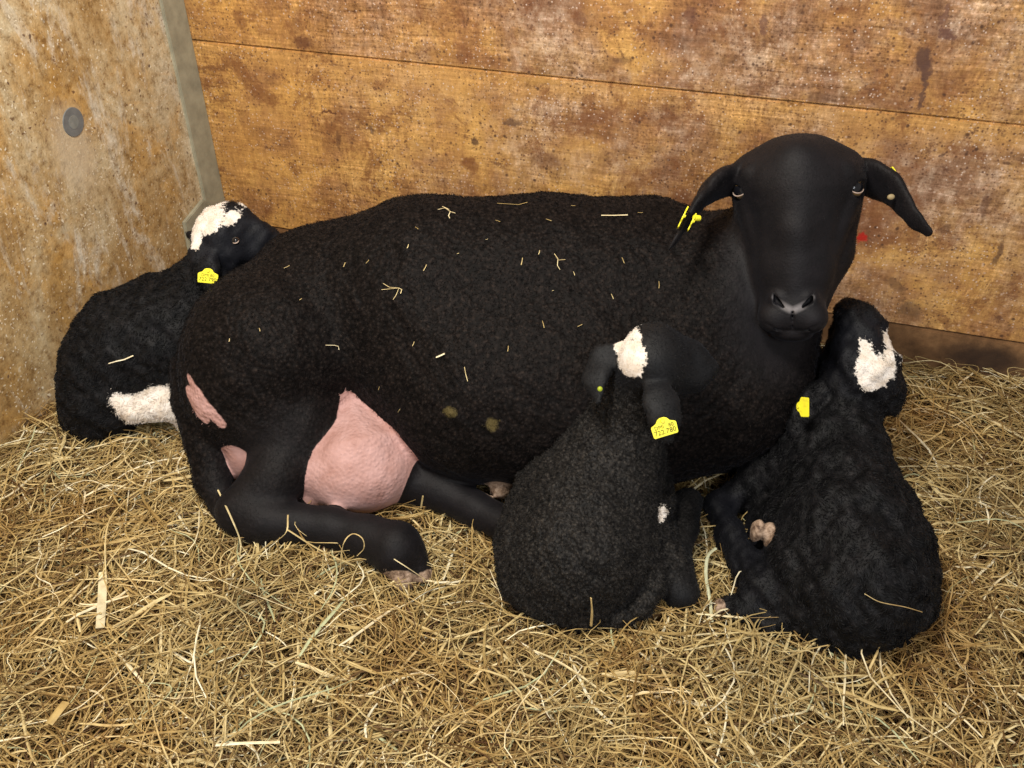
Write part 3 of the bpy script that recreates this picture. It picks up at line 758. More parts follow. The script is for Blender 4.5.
for s in (-1, 1):
    b.ell(HF.p(s * 0.023, -0.167, -0.006), (0.0225, 0.022, 0.021), A3, 0.008)                        # upper lip
    b.ell(HF.p(s * 0.020, -0.140, 0.002), (0.012, 0.010, 0.012), A3, 0.008)                         # nostril wing
b.ell(HF.p(0, -0.190, -0.024), (0.028, 0.013, 0.026), A3, 0.008)                                    # lower lip
for s in (-1, 1):
    for dn in (0.004, 0.010, 0.016, 0.022):
        b.cone(HF.p(s * 0.009, -0.154, dn), HF.p(s * 0.021, -0.143, dn), 0.0018, 0.0042, 0.0022, 'cut')
        b.cone(HF.p(s * 0.021, -0.143, dn), HF.p(s * 0.025, -0.133, dn - 0.004), 0.0038, 0.0016, 0.002, 'cut')
    b.ell(HF.p(s * 0.0780, -0.001, -0.038), (0.014, 0.011, 0.014), A3, 0.005, 'cut')
    b.cone(HF.p(s * 0.060, 0.016, -0.024), HF.p(s * 0.078, 0.011, -0.044), 0.006, 0.006, 0.006)           # upper eyelid
for dn in (-0.010, -0.002, 0.006, 0.012, 0.018):
    b.cone(HF.p(0, -0.158, dn + 0.003), HF.p(0, -0.184, dn), 0.0026, 0.0014, 0.0018, 'cut')
    b.chain([(HF.p(-0.034, -0.174, dn), 0.0014), (HF.p(-0.02, -0.182, dn), 0.0018), (HF.p(0, -0.185, dn), 0.002), (HF.p(0.02, -0.182, dn), 0.0018), (HF.p(0.034, -0.174, dn), 0.0014)], 0.002, 'cut')
for s in (-1, 1):
    b.cone(HF.p(s * 0.024, 0.036, -0.055), HF.p(s * 0.056, 0.024, -0.058), 0.030, 0.029, 0.010)
# ears : hanging out and down, thin, with a hollow on the inner side
el = [((0.3146, 1.1917, 0.4628), 0.034), ((0.2746, 1.1554, 0.4646), 0.0305), ((0.2491, 1.1194, 0.4583), 0.018), ((0.2312, 1.0951, 0.4427), 0.0105), ((0.2162, 1.0735, 0.4306), 0.007), ((0.2048, 1.0604, 0.4215), 0.0045)]
er = [((0.4739, 1.1803, 0.4694), 0.031), ((0.4908, 1.1518, 0.4764), 0.0300), ((0.5040, 1.1260, 0.4754), 0.0245), ((0.5135, 1.0995, 0.4651), 0.0165), ((0.5235, 1.0786, 0.4540), 0.0120), ((0.5369, 1.0655, 0.4449), 0.0085)]
b.chain(el, 0.010, 'add', (0.35, -0.75, -0.35, 2.6)); b.chain(er, 0.010, 'add', (-0.55, -0.75, -0.3, 2.6))
b.cone((0.2839, 1.1172, 0.4637), (0.2515, 1.0971, 0.4620), 0.011, 0.008, 0.006, 'cut')
b.cone((0.4737, 1.1192, 0.4714), (0.4989, 1.0919, 0.4716), 0.011, 0.008, 0.006, 'cut')
hc = HF.p(0, -0.06, -0.03)
fine = [(hc[0] - 0.17, hc[0] + 0.18, 0.0019), (hc[1] - 0.13, hc[1] + 0.12, 0.0021), (hc[2] - 0.14, hc[2] + 0.15, 0.0018)]
V, Q = surface(b, 0.0065, fine, 1)
pk = Shape()
pk.ell((-0.2358, 1.0398, 0.0640), (0.095, 0.080, 0.071)).cone((-0.2433, 1.0958, 0.1400), (-0.2290, 1.0458, 0.0950), 0.010, 0.062).ell((-0.4024, 1.0390, 0.0850), (0.027, 0.030, 0.054))
pk2 = Shape(); pk2.chain([((-0.4647, 1.0562, 0.2184), 0.004), ((-0.4484, 1.0343, 0.1991), 0.011), ((-0.4312, 1.0205, 0.1810), 0.011), ((-0.4150, 1.0124, 0.1654), 0.007)]).chain([((-0.4668, 1.0489, 0.1988), 0.007), ((-0.4592, 1.0358, 0.1834), 0.011), ((-0.4432, 1.0233, 0.1676), 0.010)])
hf = Shape()
hf.cone((-0.1594, 0.8621, 0.0160), (-0.1482, 0.8545, 0.0060), 0.022, 0.020).cone((-0.1296, 0.8711, 0.0120), (-0.1208, 0.8636, 0.0080), 0.014, 0.014).cone((0.0000, 1.0372, 0.0500), (-0.0195, 1.0050, 0.0450), 0.021, 0.024)
sm = Shape()
sm.cone(HF.p(0, 0.05, -0.06), HF.p(0, -0.18, -0.03), 0.10, 0.08)
for ch in (el, er): sm.chain([(p, r + 0.012) for p, r in ch])
sm.chain([((-0.3436, 1.0654, 0.1100), 0.07), ((-0.3912, 0.9536, 0.0520), 0.05), ((-0.1650, 0.8924, 0.0380), 0.06)]).cone((-0.1879, 1.0472, 0.0450), (0.0000, 0.9449, 0.0300), 0.05, 0.05).cone((0.1861, 1.1007, 0.0600), (0.3795, 1.0939, 0.0450), 0.05, 0.05)
# the skin belongs to the black coat where the thigh and the belly are
blk = Shape()
blk.chain([((-0.3742, 1.1488, 0.1900), 0.118), ((-0.3839, 1.1132, 0.1400), 0.098), ((-0.3224, 1.0654, 0.1100), 0.061), ((-0.3465, 0.9979, 0.0800), 0.042), ((-0.3912, 0.9536, 0.0520), 0.038)])
blk.chain([((-0.1708, 1.2049, 0.1700), 0.120), ((-0.0495, 1.1331, 0.1500), 0.143)]).cone((-0.3998, 0.9515, 0.0500), (-0.1650, 0.8924, 0.0380), 0.034, 0.042).cone((-0.1879, 1.0472, 0.0450), (0.0000, 0.9449, 0.0300), 0.04, 0.034)
blk.chain(TAIL)
V = lumps(V, Q, [(0.0014, 0.09), (0.0009, 0.022)], (1 - mask(V, sm, 0.02)) * (1 - mask(V, pk, 0.02)))
body = make_body(ewe, V, Q, M_ewe, None, pk, hf, sm)
pkv = np.where(pk.at(V) < 0.02, np.clip(0.5 + (blk.at(V) - pk.at(V) - 0.001) / 0.008, 0, 1), 0)
NP = Shape()
for s in (-1, 1): NP.chain([(HF.p(0, -0.1555, 0.016), 0.0035), (HF.p(s * 0.011, -0.150, 0.014), 0.0032), (HF.p(s * 0.024, -0.139, 0.010), 0.0016)])
add_attr(body.data, 'nose', mask(V, NP, 0.003))
pkv = np.maximum(pkv, mask(V, pk2, 0.006))
add_attr(body.data, 'dung', mask(V, Shape().ell((-0.0858, 0.9884, 0.2049), (0.009, 0.02, 0.007)).ell((-0.0277, 0.9794, 0.1908), (0.008, 0.02, 0.009)), 0.010))
body.data.attributes['pink'].data.foreach_set('value', pkv.astype(np.float32))
eye(ewe, HF.p(-0.0690, 0.001, -0.041), HF.x * -0.62 + HF.n * 0.78, HF.u, 0.0142)
eye(ewe, HF.p(0.0690, 0.001, -0.041), HF.x * 0.62 + HF.n * 0.78, HF.u, 0.0142)
# ear tags of the ewe, seen almost edge-on
ear_tag(ewe, (0.2222, 1.0809, 0.4571), (0.43, 0.54, 0.72), (0.89, -0.34, -0.29), None, 0.90, 'thin yellow tag on the outside of the hanging ear')
ear_tag(ewe, (0.2319, 1.0680, 0.4565), (0.40, 0.55, 0.73), (0.89, -0.34, -0.29), None, 0.72, 'yellow tag on the inside of the hanging ear')
bm = bmesh.new(); bmesh.ops.create_cone(bm, cap_ends=True, segments=20, radius1=0.0042, radius2=0.0036, depth=0.008)
child_at('tag_button', bm, M_yellow, ewe, (0.2383, 1.0711, 0.4606), (0, 0.5, 0.86), (0.45, -0.76, 0.45), (0.89, 0.40, -0.24), False)
ear_tag(ewe, (0.5096, 1.1461, 0.4905), (0.60, -0.45, -0.65), (0.80, 0.32, 0.50), None, 0.45, 'small yellow tag edge on the outside of the other ear')
bm = bmesh.new(); bmesh.ops.create_uvsphere(bm, u_segments=16, v_segments=10, radius=0.005)
o = child_at('tag_button', bm, mat_simple('dull_tan_button', (0.30, 0.23, 0.12), 0.5), ewe, (0.4944, 1.1012, 0.4757), (1, 0, 0), (0, 1, 0), (0, 0, 1)); o.scale = (1.0, 0.6, 0.8); o['label'] = 'dull tan button inside the ear'
fur(ewe, body, V, Q, M_ewe, 190000, 0.0042, 0.0007, 0.40, (-0.5, -0.1, -0.5), 0.9, 0.012, 0.5, 5, Shape().cone(HF.p(0, -0.145, 0.0), HF.p(0, -0.19, -0.01), 0.035, 0.03).ell(HF.p(-0.07, 0, -0.034), (0.013,) * 3).ell(HF.p(0.07, 0, -0.034), (0.013,) * 3), 0.28)

ewe_bvh = BVHTree.FromPolygons([tuple(v) for v in V], [tuple(int(i) for i in q) for q in Q])

# ---- lamb in front of the ewe's chest (head turned away to the right) ------------------
lamb_a = thing('lamb', (0.11, 0.90, 0.0), 'curly black lamb lying back to us against the ewe, white patch on its poll', 'lamb', 'newborn lambs')
a = Shape()
a.chain([((0.0885, 0.8488, 0.0850), 0.090), ((0.1109, 0.9158, 0.1050), 0.086), ((0.1390, 0.9574, 0.1550), 0.064), ((0.1612, 0.9699, 0.2250), 0.040), ((0.1693, 0.9547, 0.3000), 0.036)], 0.03)
a.cone((0.0520, 0.9619, 0.0800), (0.0387, 0.8775, 0.0600), 0.050, 0.062, 0.03)
a.cone((0.0351, 0.8323, 0.0500), (0.0842, 0.8141, 0.0450), 0.052, 0.052, 0.03)
a.cone((0.1535, 0.8501, 0.0600), (0.1781, 0.9255, 0.0600), 0.050, 0.050, 0.03)
a.cone((0.1395, 0.9851, 0.1400), (0.1874, 1.0084, 0.1100), 0.055, 0.045, 0.03)
a.chain([((0.1882, 0.8410, 0.0700), 0.020), ((0.1899, 0.8106, 0.0550), 0.017), ((0.1687, 0.7879, 0.0400), 0.015), ((0.1393, 0.7763, 0.0300), 0.012), ((0.1159, 0.7745, 0.0240), 0.008)], 0.005)     # tail
a.chain([((0.1882, 0.9108, 0.0550), 0.040), ((0.2134, 0.8491, 0.0450), 0.030), ((0.2272, 0.8199, 0.0300), 0.024)], 0.012)                                   # shank
a.chain([((0.2590, 0.9721, 0.0500), 0.0200), ((0.2458, 0.9215, 0.0480), 0.0200), ((0.2247, 0.8710, 0.0450), 0.022), ((0.2325, 0.8181, 0.0280), 0.019)], 0.008)   # folded leg, knee up
a.chain([((0.2633, 0.9772, 0.0450), 0.018), ((0.2380, 0.9615, 0.0400), 0.017), ((0.2172, 0.9154, 0.0400), 0.02)], 0.008)
a.chain([((0.2049, 1.0022, 0.0700), 0.030), ((0.2172, 0.9455, 0.0800), 0.016), ((0.2036, 0.9013, 0.1020), 0.0125), ((0.1978, 0.8861, 0.1000), 0.0115)], 0.004)                                    # foreleg to white toe
HA = (0.1776, 0.9463, 0.3250)
a.ell(HA, (0.042, 0.042, 0.040), None, 0.012)
a.cone((0.1823, 0.9609, 0.3350), (0.2273, 0.9648, 0.3150), 0.031, 0.023, 0.015)
a.cone((0.2273, 0.9648, 0.3150), (0.2504, 0.9566, 0.3050), 0.021, 0.016, 0.012)
a.cone((0.1900, 0.9325, 0.3100), (0.2341, 0.9441, 0.2950), 0.026, 0.017, 0.015)
ea = [((0.1417, 0.9685, 0.3250), 0.012), ((0.1188, 0.9648, 0.3150), 0.019), ((0.1063, 0.9417, 0.3000), 0.018), ((0.1090, 0.9151, 0.2850), 0.007)]
ea2 = [((0.1774, 0.9106, 0.3200), 0.015), ((0.1818, 0.8792, 0.3100), 0.022), ((0.1854, 0.8604, 0.2970), 0.020), ((0.1890, 0.8468, 0.2800), 0.008)]
a.chain(ea, 0.006, 'add', (-0.5, -0.75, 0.45, 2.4)); a.chain(ea2, 0.006, 'add', (0.1, -0.85, 0.5, 2.2))
V, Q = surface(a, 0.0034, None, 1)
wh = Shape(); wh.ell((0.1426, 0.9253, 0.3400), (0.019, 0.06, 0.021)).ell((0.1557, 0.9464, 0.3450), (0.009, 0.05, 0.017)).cone((0.2031, 0.8915, 0.1080), (0.1980, 0.8821, 0.1060), 0.009, 0.009)
hf = Shape(); hf.ell((0.1159, 0.7745, 0.0240), (0.004, 0.004, 0.004))
sm = Shape(); sm.ell(HA, (0.060, 0.055, 0.050)).cone((0.1814, 0.9503, 0.3300), (0.2496, 0.9522, 0.3050), 0.05, 0.05).cone((0.2654, 0.9866, 0.0400), (0.2252, 0.8062, 0.0300), 0.03, 0.03).chain([(p, r + 0.01) for p, r in ea2]).chain([(p, r + 0.01) for p, r in ea])
V = lumps(V, Q, [(0.0020, 0.05), (0.0013, 0.012)], 1 - mask(V, sm, 0.01))
bd = make_body(lamb_a, V, Q, M_lamb_curly, wh, None, hf, sm, 0.015)
fur(lamb_a, bd, V, Q, M_lamb_curly, 80000, 0.0040, 0.0008, 0.50, (0.0, -0.3, -0.6), 2.0, 0.006, 0.5, 8, None, 0.5)
ear_tag(lamb_a, (0.1770, 0.8218, 0.3180), (0.93, 0.10, 0.26), (0.05, -0.86, 0.50), ('DMI   80', '722.780'), 0.90)
bm = bmesh.new(); bmesh.ops.create_cone(bm, cap_ends=True, segments=16, radius1=0.0034, radius2=0.003, depth=0.003)
child_at('tag_stud', bm, mat_simple('green_yellow_stud', (0.35, 0.42, 0.03), 0.4), lamb_a, (0.1097, 0.9080, 0.3080), (1, 0, 0), (0, 0.5, 0.86), (0, -0.86, 0.5))

# ---- lamb on the right, stretching its muzzle up to the ewe ----------------------------
lamb_b = thing('lamb', (0.42, 0.93, 0.0), 'black lamb at the right, big white forehead patch, muzzle raised toward the ewe', 'lamb', 'newborn lambs')
a = Shape()
a.chain([((0.4473, 0.7932, 0.0850), 0.083), ((0.4580, 0.8722, 0.0950), 0.088), ((0.4628, 0.9650, 0.1200), 0.070), ((0.4725, 1.0220, 0.1500), 0.050), ((0.4978, 1.0614, 0.1800), 0.042)], 0.03)
a.cone((0.5231, 0.8501, 0.0600), (0.5002, 0.7937, 0.0550), 0.050, 0.055, 0.03)
a.cone((0.4438, 0.7643, 0.0450), (0.3911, 0.7896, 0.0500), 0.042, 0.045, 0.03)
a.cone((0.4274, 1.0088, 0.0800), (0.3797, 1.0130, 0.0600), 0.055, 0.038, 0.03)
a.cone((0.4199, 0.9355, 0.0600), (0.3868, 0.8323, 0.0600), 0.050, 0.052, 0.03)
a.chain([((0.3887, 0.9969, 0.0300), 0.034), ((0.3734, 0.9345, 0.0200), 0.030), ((0.3736, 0.8680, 0.0300), 0.035)], 0.02)
a.cone((0.4263, 1.0197, 0.1000), (0.3870, 1.0198, 0.0700), 0.045, 0.035, 0.02)
a.chain([((0.3100, 0.9698, 0.0400), 0.0195), ((0.3129, 0.9154, 0.0400), 0.019), ((0.3238, 0.8518, 0.0420), 0.022), ((0.3416, 0.8106, 0.0450), 0.030)], 0.012)
a.chain([((0.3100, 0.9698, 0.0400), 0.0195), ((0.3403, 1.0037, 0.0400), 0.020), ((0.3752, 1.0194, 0.0500), 0.028)], 0.012)
a.cone((0.3414, 0.8063, 0.0400), (0.3953, 0.7979, 0.0400), 0.030, 0.035, 0.02)
a.chain([((0.4004, 0.7601, 0.0300), 0.026), ((0.3448, 0.7714, 0.0280), 0.017), ((0.3061, 0.7910, 0.0240), 0.014), ((0.2785, 0.7961, 0.0280), 0.0105)], 0.010)
# upturned foot with two pale claws
a.cone((0.3761, 0.8720, 0.0600), (0.3527, 0.8888, 0.0660), 0.020, 0.015, 0.008)
a.ell((0.3338, 0.8752, 0.0880), (0.0090, 0.013, 0.0190), np.array([[0.98, 0.0, 0.18], [0.0, 1.0, 0.0], [-0.18, 0.0, 0.98]]), 0.0012)
a.ell((0.3483, 0.8725, 0.0870), (0.0086, 0.013, 0.0180), np.array([[0.98, 0.0, 0.18], [0.0, 1.0, 0.0], [-0.18, 0.0, 0.98]]), 0.0012)
# head seen from behind
a.ell((0.5042, 1.0561, 0.2150), (0.054, 0.045, 0.046), None, 0.015)
a.cone((0.4995, 1.0602, 0.2350), (0.5000, 1.0997, 0.2600), 0.046, 0.034, 0.02)
a.cone((0.5000, 1.0997, 0.2600), (0.4988, 1.1374, 0.2700), 0.030, 0.0235, 0.015)
a.cone((0.4826, 1.1025, 0.2100), (0.4929, 1.1368, 0.2350), 0.030, 0.024, 0.02)
eb = [((0.5271, 1.0513, 0.2150), 0.018), ((0.5433, 1.0407, 0.2050), 0.023), ((0.5426, 1.0275, 0.1900), 0.018), ((0.5335, 1.0233, 0.1750), 0.009)]
eb2 = [((0.4647, 1.0473, 0.2000), 0.018), ((0.4324, 1.0303, 0.1950), 0.022), ((0.4134, 1.0171, 0.1800), 0.018), ((0.4019, 0.9995, 0.1650), 0.010)]
a.chain(eb, 0.01, 'add', (0.35, -0.80, 0.45, 1.8)); a.chain(eb2, 0.01, 'add', (-0.3, -0.80, 0.45, 2.0))
V, Q = surface(a, 0.0036, None, 1)
wh = Shape(); wh.ell((0.4985, 1.0229, 0.2500), (0.023, 0.05, 0.025)).ell((0.5266, 1.0823, 0.2700), (0.016, 0.04, 0.008)).ell((0.4914, 1.0330, 0.2700), (0.009, 0.04, 0.014)).ell((0.5362, 1.0692, 0.2600), (0.008, 0.04, 0.016)).ell((0.5206, 1.0303, 0.2600), (0.010, 0.04, 0.018))
hf = Shape(); hf.ell((0.3330, 0.8733, 0.0900), (0.0105, 0.015, 0.021)).ell((0.3475, 0.8706, 0.0890), (0.0105, 0.015, 0.020)).cone((0.2750, 0.7945, 0.0320), (0.2698, 0.7994, 0.0280), 0.010, 0.010)
sm = Shape(); sm.ell((0.5036, 1.0795, 0.2300), (0.07, 0.07, 0.07)).cone((0.3100, 0.9698, 0.0400), (0.3416, 0.8106, 0.0450), 0.03, 0.03)
V = lumps(V, Q, [(0.0035, 0.06), (0.0018, 0.022)], 1 - mask(V, hf, 0.01))
bd = make_body(lamb_b, V, Q, M_lamb, wh, None, hf, sm, 0.015)
fur(lamb_b, bd, V, Q, M_lamb, 70000, 0.0062, 0.0009, 0.24, (0.1, -0.6, -0.3), 0.9, 0.035, 0.35, 9, None, 0.45)
ear_tag(lamb_b, (0.3974, 0.9802, 0.2220), (0.10, 0.62, 0.76), (-0.80, -0.50, 0.32), None, 0.80)

# ---- lamb at the back left, behind the ewe's rump ---------------------------------------
lamb_c = thing('lamb', (-0.62, 1.26, 0.0), 'black lamb with a white hind leg and white crown, tucked between concrete wall and ewe', 'lamb', 'newborn lambs')
a = Shape()
a.chain([((-0.6648, 1.2319, 0.1050), 0.083), ((-0.6296, 1.2600, 0.1300), 0.092), ((-0.5586, 1.2856, 0.1450), 0.096), ((-0.5030, 1.3246, 0.1800), 0.070), ((-0.4793, 1.3437, 0.2500), 0.052)], 0.03)
a.cone((-0.6913, 1.1833, 0.0650), (-0.6759, 1.2038, 0.0700), 0.052, 0.055, 0.03)
a.cone((-0.6883, 1.1712, 0.0600), (-0.6416, 1.1707, 0.0750), 0.035, 0.032, 0.02)
a.chain([((-0.6521, 1.1711, 0.0850), 0.020), ((-0.6071, 1.1488, 0.0800), 0.019), ((-0.5709, 1.1670, 0.0800), 0.027), ((-0.5479, 1.1733, 0.0750), 0.026), ((-0.5399, 1.1646, 0.0400), 0.014)], 0.006)
a.cone((-0.7225, 1.1872, 0.0300), (-0.6511, 1.1741, 0.0300), 0.026, 0.022, 0.02)
a.ell((-0.4730, 1.3394, 0.2950), (0.048, 0.046, 0.044), None, 0.015)
a.cone((-0.4578, 1.3515, 0.3050), (-0.4213, 1.3454, 0.2900), 0.036, 0.026, 0.02)
a.cone((-0.4213, 1.3454, 0.2900), (-0.3954, 1.3469, 0.2800), 0.024, 0.017, 0.015)
a.cone((-0.4593, 1.3178, 0.2700), (-0.4119, 1.3383, 0.2680), 0.030, 0.018, 0.015)
ec = [((-0.4942, 1.3129, 0.3000), 0.015), ((-0.4920, 1.2875, 0.2850), 0.022), ((-0.4837, 1.2653, 0.2650), 0.018), ((-0.4757, 1.2474, 0.2500), 0.008)]
a.chain(ec, 0.008, 'add', (0.0, -0.85, 0.5, 2.2))
a.cone((-0.5162, 1.3385, 0.2900), (-0.5336, 1.3619, 0.2850), 0.010, 0.004, 0.006)
V, Q = surface(a, 0.0042, None, 1)
wh = Shape()
wh.ell((-0.4821, 1.3446, 0.3300), (0.028, 0.06, 0.022)).ell((-0.5028, 1.3321, 0.3150), (0.015, 0.06, 0.026)).ell((-0.4509, 1.3554, 0.3300), (0.018, 0.05, 0.010))
wh.chain([((-0.6387, 1.1623, 0.1000), 0.016), ((-0.6045, 1.1438, 0.0840), 0.0215), ((-0.5684, 1.1619, 0.0840), 0.031), ((-0.5450, 1.1670, 0.0800), 0.033), ((-0.5399, 1.1646, 0.0400), 0.020)])
hf = Shape(); hf.ell((-0.6494, 1.1114, 0.1100), (0.008, 0.03, 0.010)).ell((-0.5584, 1.1585, 0.0450), (0.008, 0.012, 0.008))
sm = Shape(); sm.ell((-0.4589, 1.3316, 0.2900), (0.08, 0.07, 0.06)).cone((-0.6577, 1.1850, 0.0700), (-0.5455, 1.1767, 0.0300), 0.035, 0.035)
V = lumps(V, Q, [(0.0025, 0.06), (0.0012, 0.022)])
bd = make_body(lamb_c, V, Q, M_lamb, wh, None, hf, sm, 0.015)
fur(lamb_c, bd, V, Q, M_lamb, 50000, 0.0065, 0.0009, 0.30, (-0.5, -0.3, -0.4), 1.0, 0.022, 0.35, 12, None, 0.4)
lamb_c_bvh = BVHTree.FromPolygons([tuple(v) for v in V], [tuple(int(i) for i in q) for q in Q])
eye(lamb_c, (-0.4282, 1.2683, 0.3220), (0.15, -0.88, 0.45), (-0.35, 0.55, 0.75), 0.0062, M_lid)
ear_tag(lamb_c, (-0.4629, 1.2128, 0.2920), (0.95, 0.10, -0.17), (0.05, -0.86, 0.50), ('DMI 80', '722.790'), 0.90)

# ---------------------------------------------------------------- straw bits caught in the ewe's fleece
def bit(name, approx, pts, w, label, tint=0.85, group=None, flat=0.5, bvh=None):
    """one bent stalk lying on the fleece: approx = where on her side, pts = shape in the surface plane (m)"""
    bvh = bvh or ewe_bvh
    loc, nor, _, _ = bvh.find_nearest(Vector(approx))
    n = nor.normalized(); x = Vector((1, 0, 0)); x = (x - n * x.dot(n)).normalized(); y = n.cross(x)
    bm = bmesh.new()
    for branch in pts:
        P3 = []
        for (a_, b_) in branch:
            q = loc + x * a_ + y * b_; l2, n2, _, _ = bvh.find_nearest(q); P3.append(l2 + n2 * 0.0022 - loc)
        tube_mesh(bm, P3, [w * 0.5] * len(P3), 5, flat)
    me = bpy.data.meshes.new(name); bm.normal_update(); bm.to_mesh(me); bm.free()
    add_attr(me, 'tint', [tint] * len(me.vertices))
    o = link(name, me, M_straw); o.location = loc
    o['label'] = label; o['category'] = 'straw'
    if group: o['group'] = group
    return o
bit('straw_stalk', (0.1480, 1.2075, 0.3935), [[(-0.019, 0), (0, 0.001), (0.020, 0.0015)]], 0.0030, 'short thick straight straw stalk high on the ewe’s shoulder fleece', 0.9)
bit('hay_sprig', (-0.0965, 1.2200, 0.3937), [[(-0.012, 0.006), (-0.002, 0.010), (0.006, 0.002), (0.004, -0.008), (0.006, -0.014)], [(-0.006, 0.014), (0.004, 0.006)], [(0.006, 0.002), (0.014, -0.001)]], 0.0013, 'branched hay sprig on top of the ewe’s back, left of the middle', 0.88)
bit('hay_sprig', (-0.1670, 1.1152, 0.3262), [[(-0.016, 0.010), (-0.006, 0.004), (0.008, 0.002), (0.004, -0.008), (0.000, -0.014)], [(-0.018, 0.001), (0.008, 0.002)], [(0.008, 0.002), (0.012, 0.0), (0.010, -0.006)]], 0.0013, 'branched hay sprig on the ewe’s flank above her thigh', 0.82)
bit('hay_sprig', (0.0635, 1.1358, 0.3596), [[(-0.004, 0.012), (0.001, 0.004), (0.000, -0.006), (0.004, -0.012)], [(0.001, 0.002), (0.012, 0.004)]], 0.0011, 'fine forked hay sprig on the middle of the ewe’s side', 0.86)
bit('straw_stalk', (-0.2586, 1.0960, 0.2432), [[(-0.014, 0.000), (0.0, 0.001), (0.006, 0.0), (0.007, -0.005)]], 0.0015, 'pale hooked straw bit on the ewe’s thigh', 0.9)
bit('straw_flake', (-0.0983, 1.0363, 0.2676), [[(-0.006, -0.002), (0.0, 0.0005), (0.006, 0.003)]], 0.0045, 'bright wide straw flake low on the ewe’s flank', 0.92)
bit('straw_stalk', (-0.0633, 1.0147, 0.2526), [[(-0.002, 0.010), (0.0, 0.0), (0.003, -0.010)]], 0.0012, 'thin upright straw thread on the ewe’s lower side', 0.8)
bit('straw_stalk', (0.0000, 1.2429, 0.3953), [[(-0.022, 0.003), (-0.008, -0.001), (0.010, -0.001), (0.024, 0.003)]], 0.0012, 'long curved hay stem lying along the ewe’s spine', 0.55)
bit('wood_shaving', (-0.5960, 1.1190, 0.2000), [[(-0.020, -0.008), (-0.008, -0.002), (0.004, 0.001), (0.018, 0.009)]], 0.0036, 'thin whitish shaving on the back lamb’s black side', 0.95, None, 0.5, lamb_c_bvh)
for px_, a_, l_, t_ in (((-0.2429, 1.1684, 0.3363), 1.2, 0.004, 0.8), ((-0.2070, 1.1574, 0.3475), 0.8, 0.004, 0.75), ((-0.1481, 1.1590, 0.3709), 1.3, 0.004, 0.95), ((-0.1229, 1.1322, 0.3520), 1.1, 0.006, 0.85), ((-0.0769, 1.1530, 0.3629), 0.3, 0.002, 0.95),
        ((-0.0358, 1.1708, 0.3757), 0.2, 0.002, 0.95), ((0.0141, 1.1386, 0.3581), 1.4, 0.007, 0.8), ((0.0382, 1.1474, 0.3676), 1.3, 0.004, 0.9), ((0.0873, 1.1227, 0.3478), 1.9, 0.004, 0.95), ((0.1397, 1.0948, 0.3272), 1.9, 0.005, 0.9),
        ((0.1562, 1.1339, 0.3623), 1.9, 0.006, 0.75), ((0.0533, 1.1955, 0.3932), 2.6, 0.006, 0.8), ((-0.0203, 1.2001, 0.3893), 2.6, 0.005, 0.7), ((-0.1366, 1.1859, 0.3854), 2.4, 0.004, 0.6), ((-0.1377, 1.0621, 0.2701), 1.1, 0.004, 0.85),
        ((0.0429, 1.0620, 0.3020), 1.8, 0.007, 0.7), ((0.0942, 1.0615, 0.3007), 0.5, 0.005, 0.75), ((0.0575, 1.1054, 0.3305), 0.1, 0.002, 0.95), ((-0.0055, 1.0360, 0.2797), 1.5, 0.005, 0.6), ((-0.1601, 1.0235, 0.1822), 1.0, 0.005, 0.85),
        ((-0.1908, 1.0540, 0.1985), 1.2, 0.004, 0.7), ((-0.3052, 1.1258, 0.3031), 0.9, 0.003, 0.8), ((-0.3530, 1.0703, 0.2882), 1.9, 0.003, 0.8), ((-0.3950, 1.0618, 0.2770), 1.4, 0.003, 0.9), ((0.0900, 1.2361, 0.3954), 0.1, 0.004, 0.7),
        ((0.1866, 1.2157, 0.3942), 0.0, 0.005, 0.7), ((0.2051, 1.1039, 0.3411), 1.6, 0.006, 0.6), ((-0.3310, 1.1787, 0.3254), 0.6, 0.006, 0.85)):
    dx, dy = math.cos(a_) * l_, math.sin(a_) * l_
    bit('straw_crumb', px_, [[(-dx * 0.8, -dy * 0.8), (0.0004, 0), (dx * 0.8, dy * 0.8)]], 0.0011, 'tiny pale straw crumb scattered in the ewe’s black fleece', t_ * 0.86, 'straw crumbs in the fleece')

def loose(name, pts, w, label, tint=0.8, flat=0.4, bent=None):
    c = [Vector(p) for p in pts]
    if len(c) > 2:                                     # round the bends
        e = [c[0] * 2 - c[1]] + c + [c[-1] * 2 - c[-2]]; c2 = []
        for i in range(1, len(e) - 2):
            for k in range(5):
                t = k / 5; p0, p1, p2, p3 = e[i - 1:i + 3]
                c2.append(0.5 * (2 * p1 + (p2 - p0) * t + (2 * p0 - 5 * p1 + 4 * p2 - p3) * t * t + (3 * p1 - p0 - 3 * p2 + p3) * t ** 3))
        c = c2 + [c[-1]]
    pts = c
    bm = bmesh.new(); o0 = Vector(pts[0])
    tube_mesh(bm, [Vector(p) - o0 for p in pts], [w * 0.5] * len(pts), 6, flat)
    me = bpy.data.meshes.new(name); bm.normal_update(); bm.to_mesh(me); bm.free(); add_attr(me, 'tint', [tint] * len(me.vertices))
    o = link(name, me, M_straw); o.location = o0; o['label'] = label; o['category'] = 'straw'
    return o
loose('straw_stalk', [(-0.5656, 0.8552, 0.0300), (-0.5495, 0.8062, 0.0300), (-0.5378, 0.7633, 0.0260)], 0.0110, 'broad flat yellow straw piece standing out at the lower left of the bedding', 0.90, 0.15)
loose('straw_stalk', [(-0.5481, 0.6238, 0.0260), (-0.5426, 0.6385, 0.0280), (-0.5395, 0.6534, 0.0260)], 0.0100, 'broad brownish-yellow straw chip near the bottom left corner', 0.62, 0.2)
loose('straw_stalk', [(-0.3420, 0.5942, 0.0300), (-0.3084, 0.5955, 0.0320), (-0.2694, 0.5992, 0.0280)], 0.0042, 'pale greenish straight stem lying at the bottom left of the middle', 0.95, 0.5)
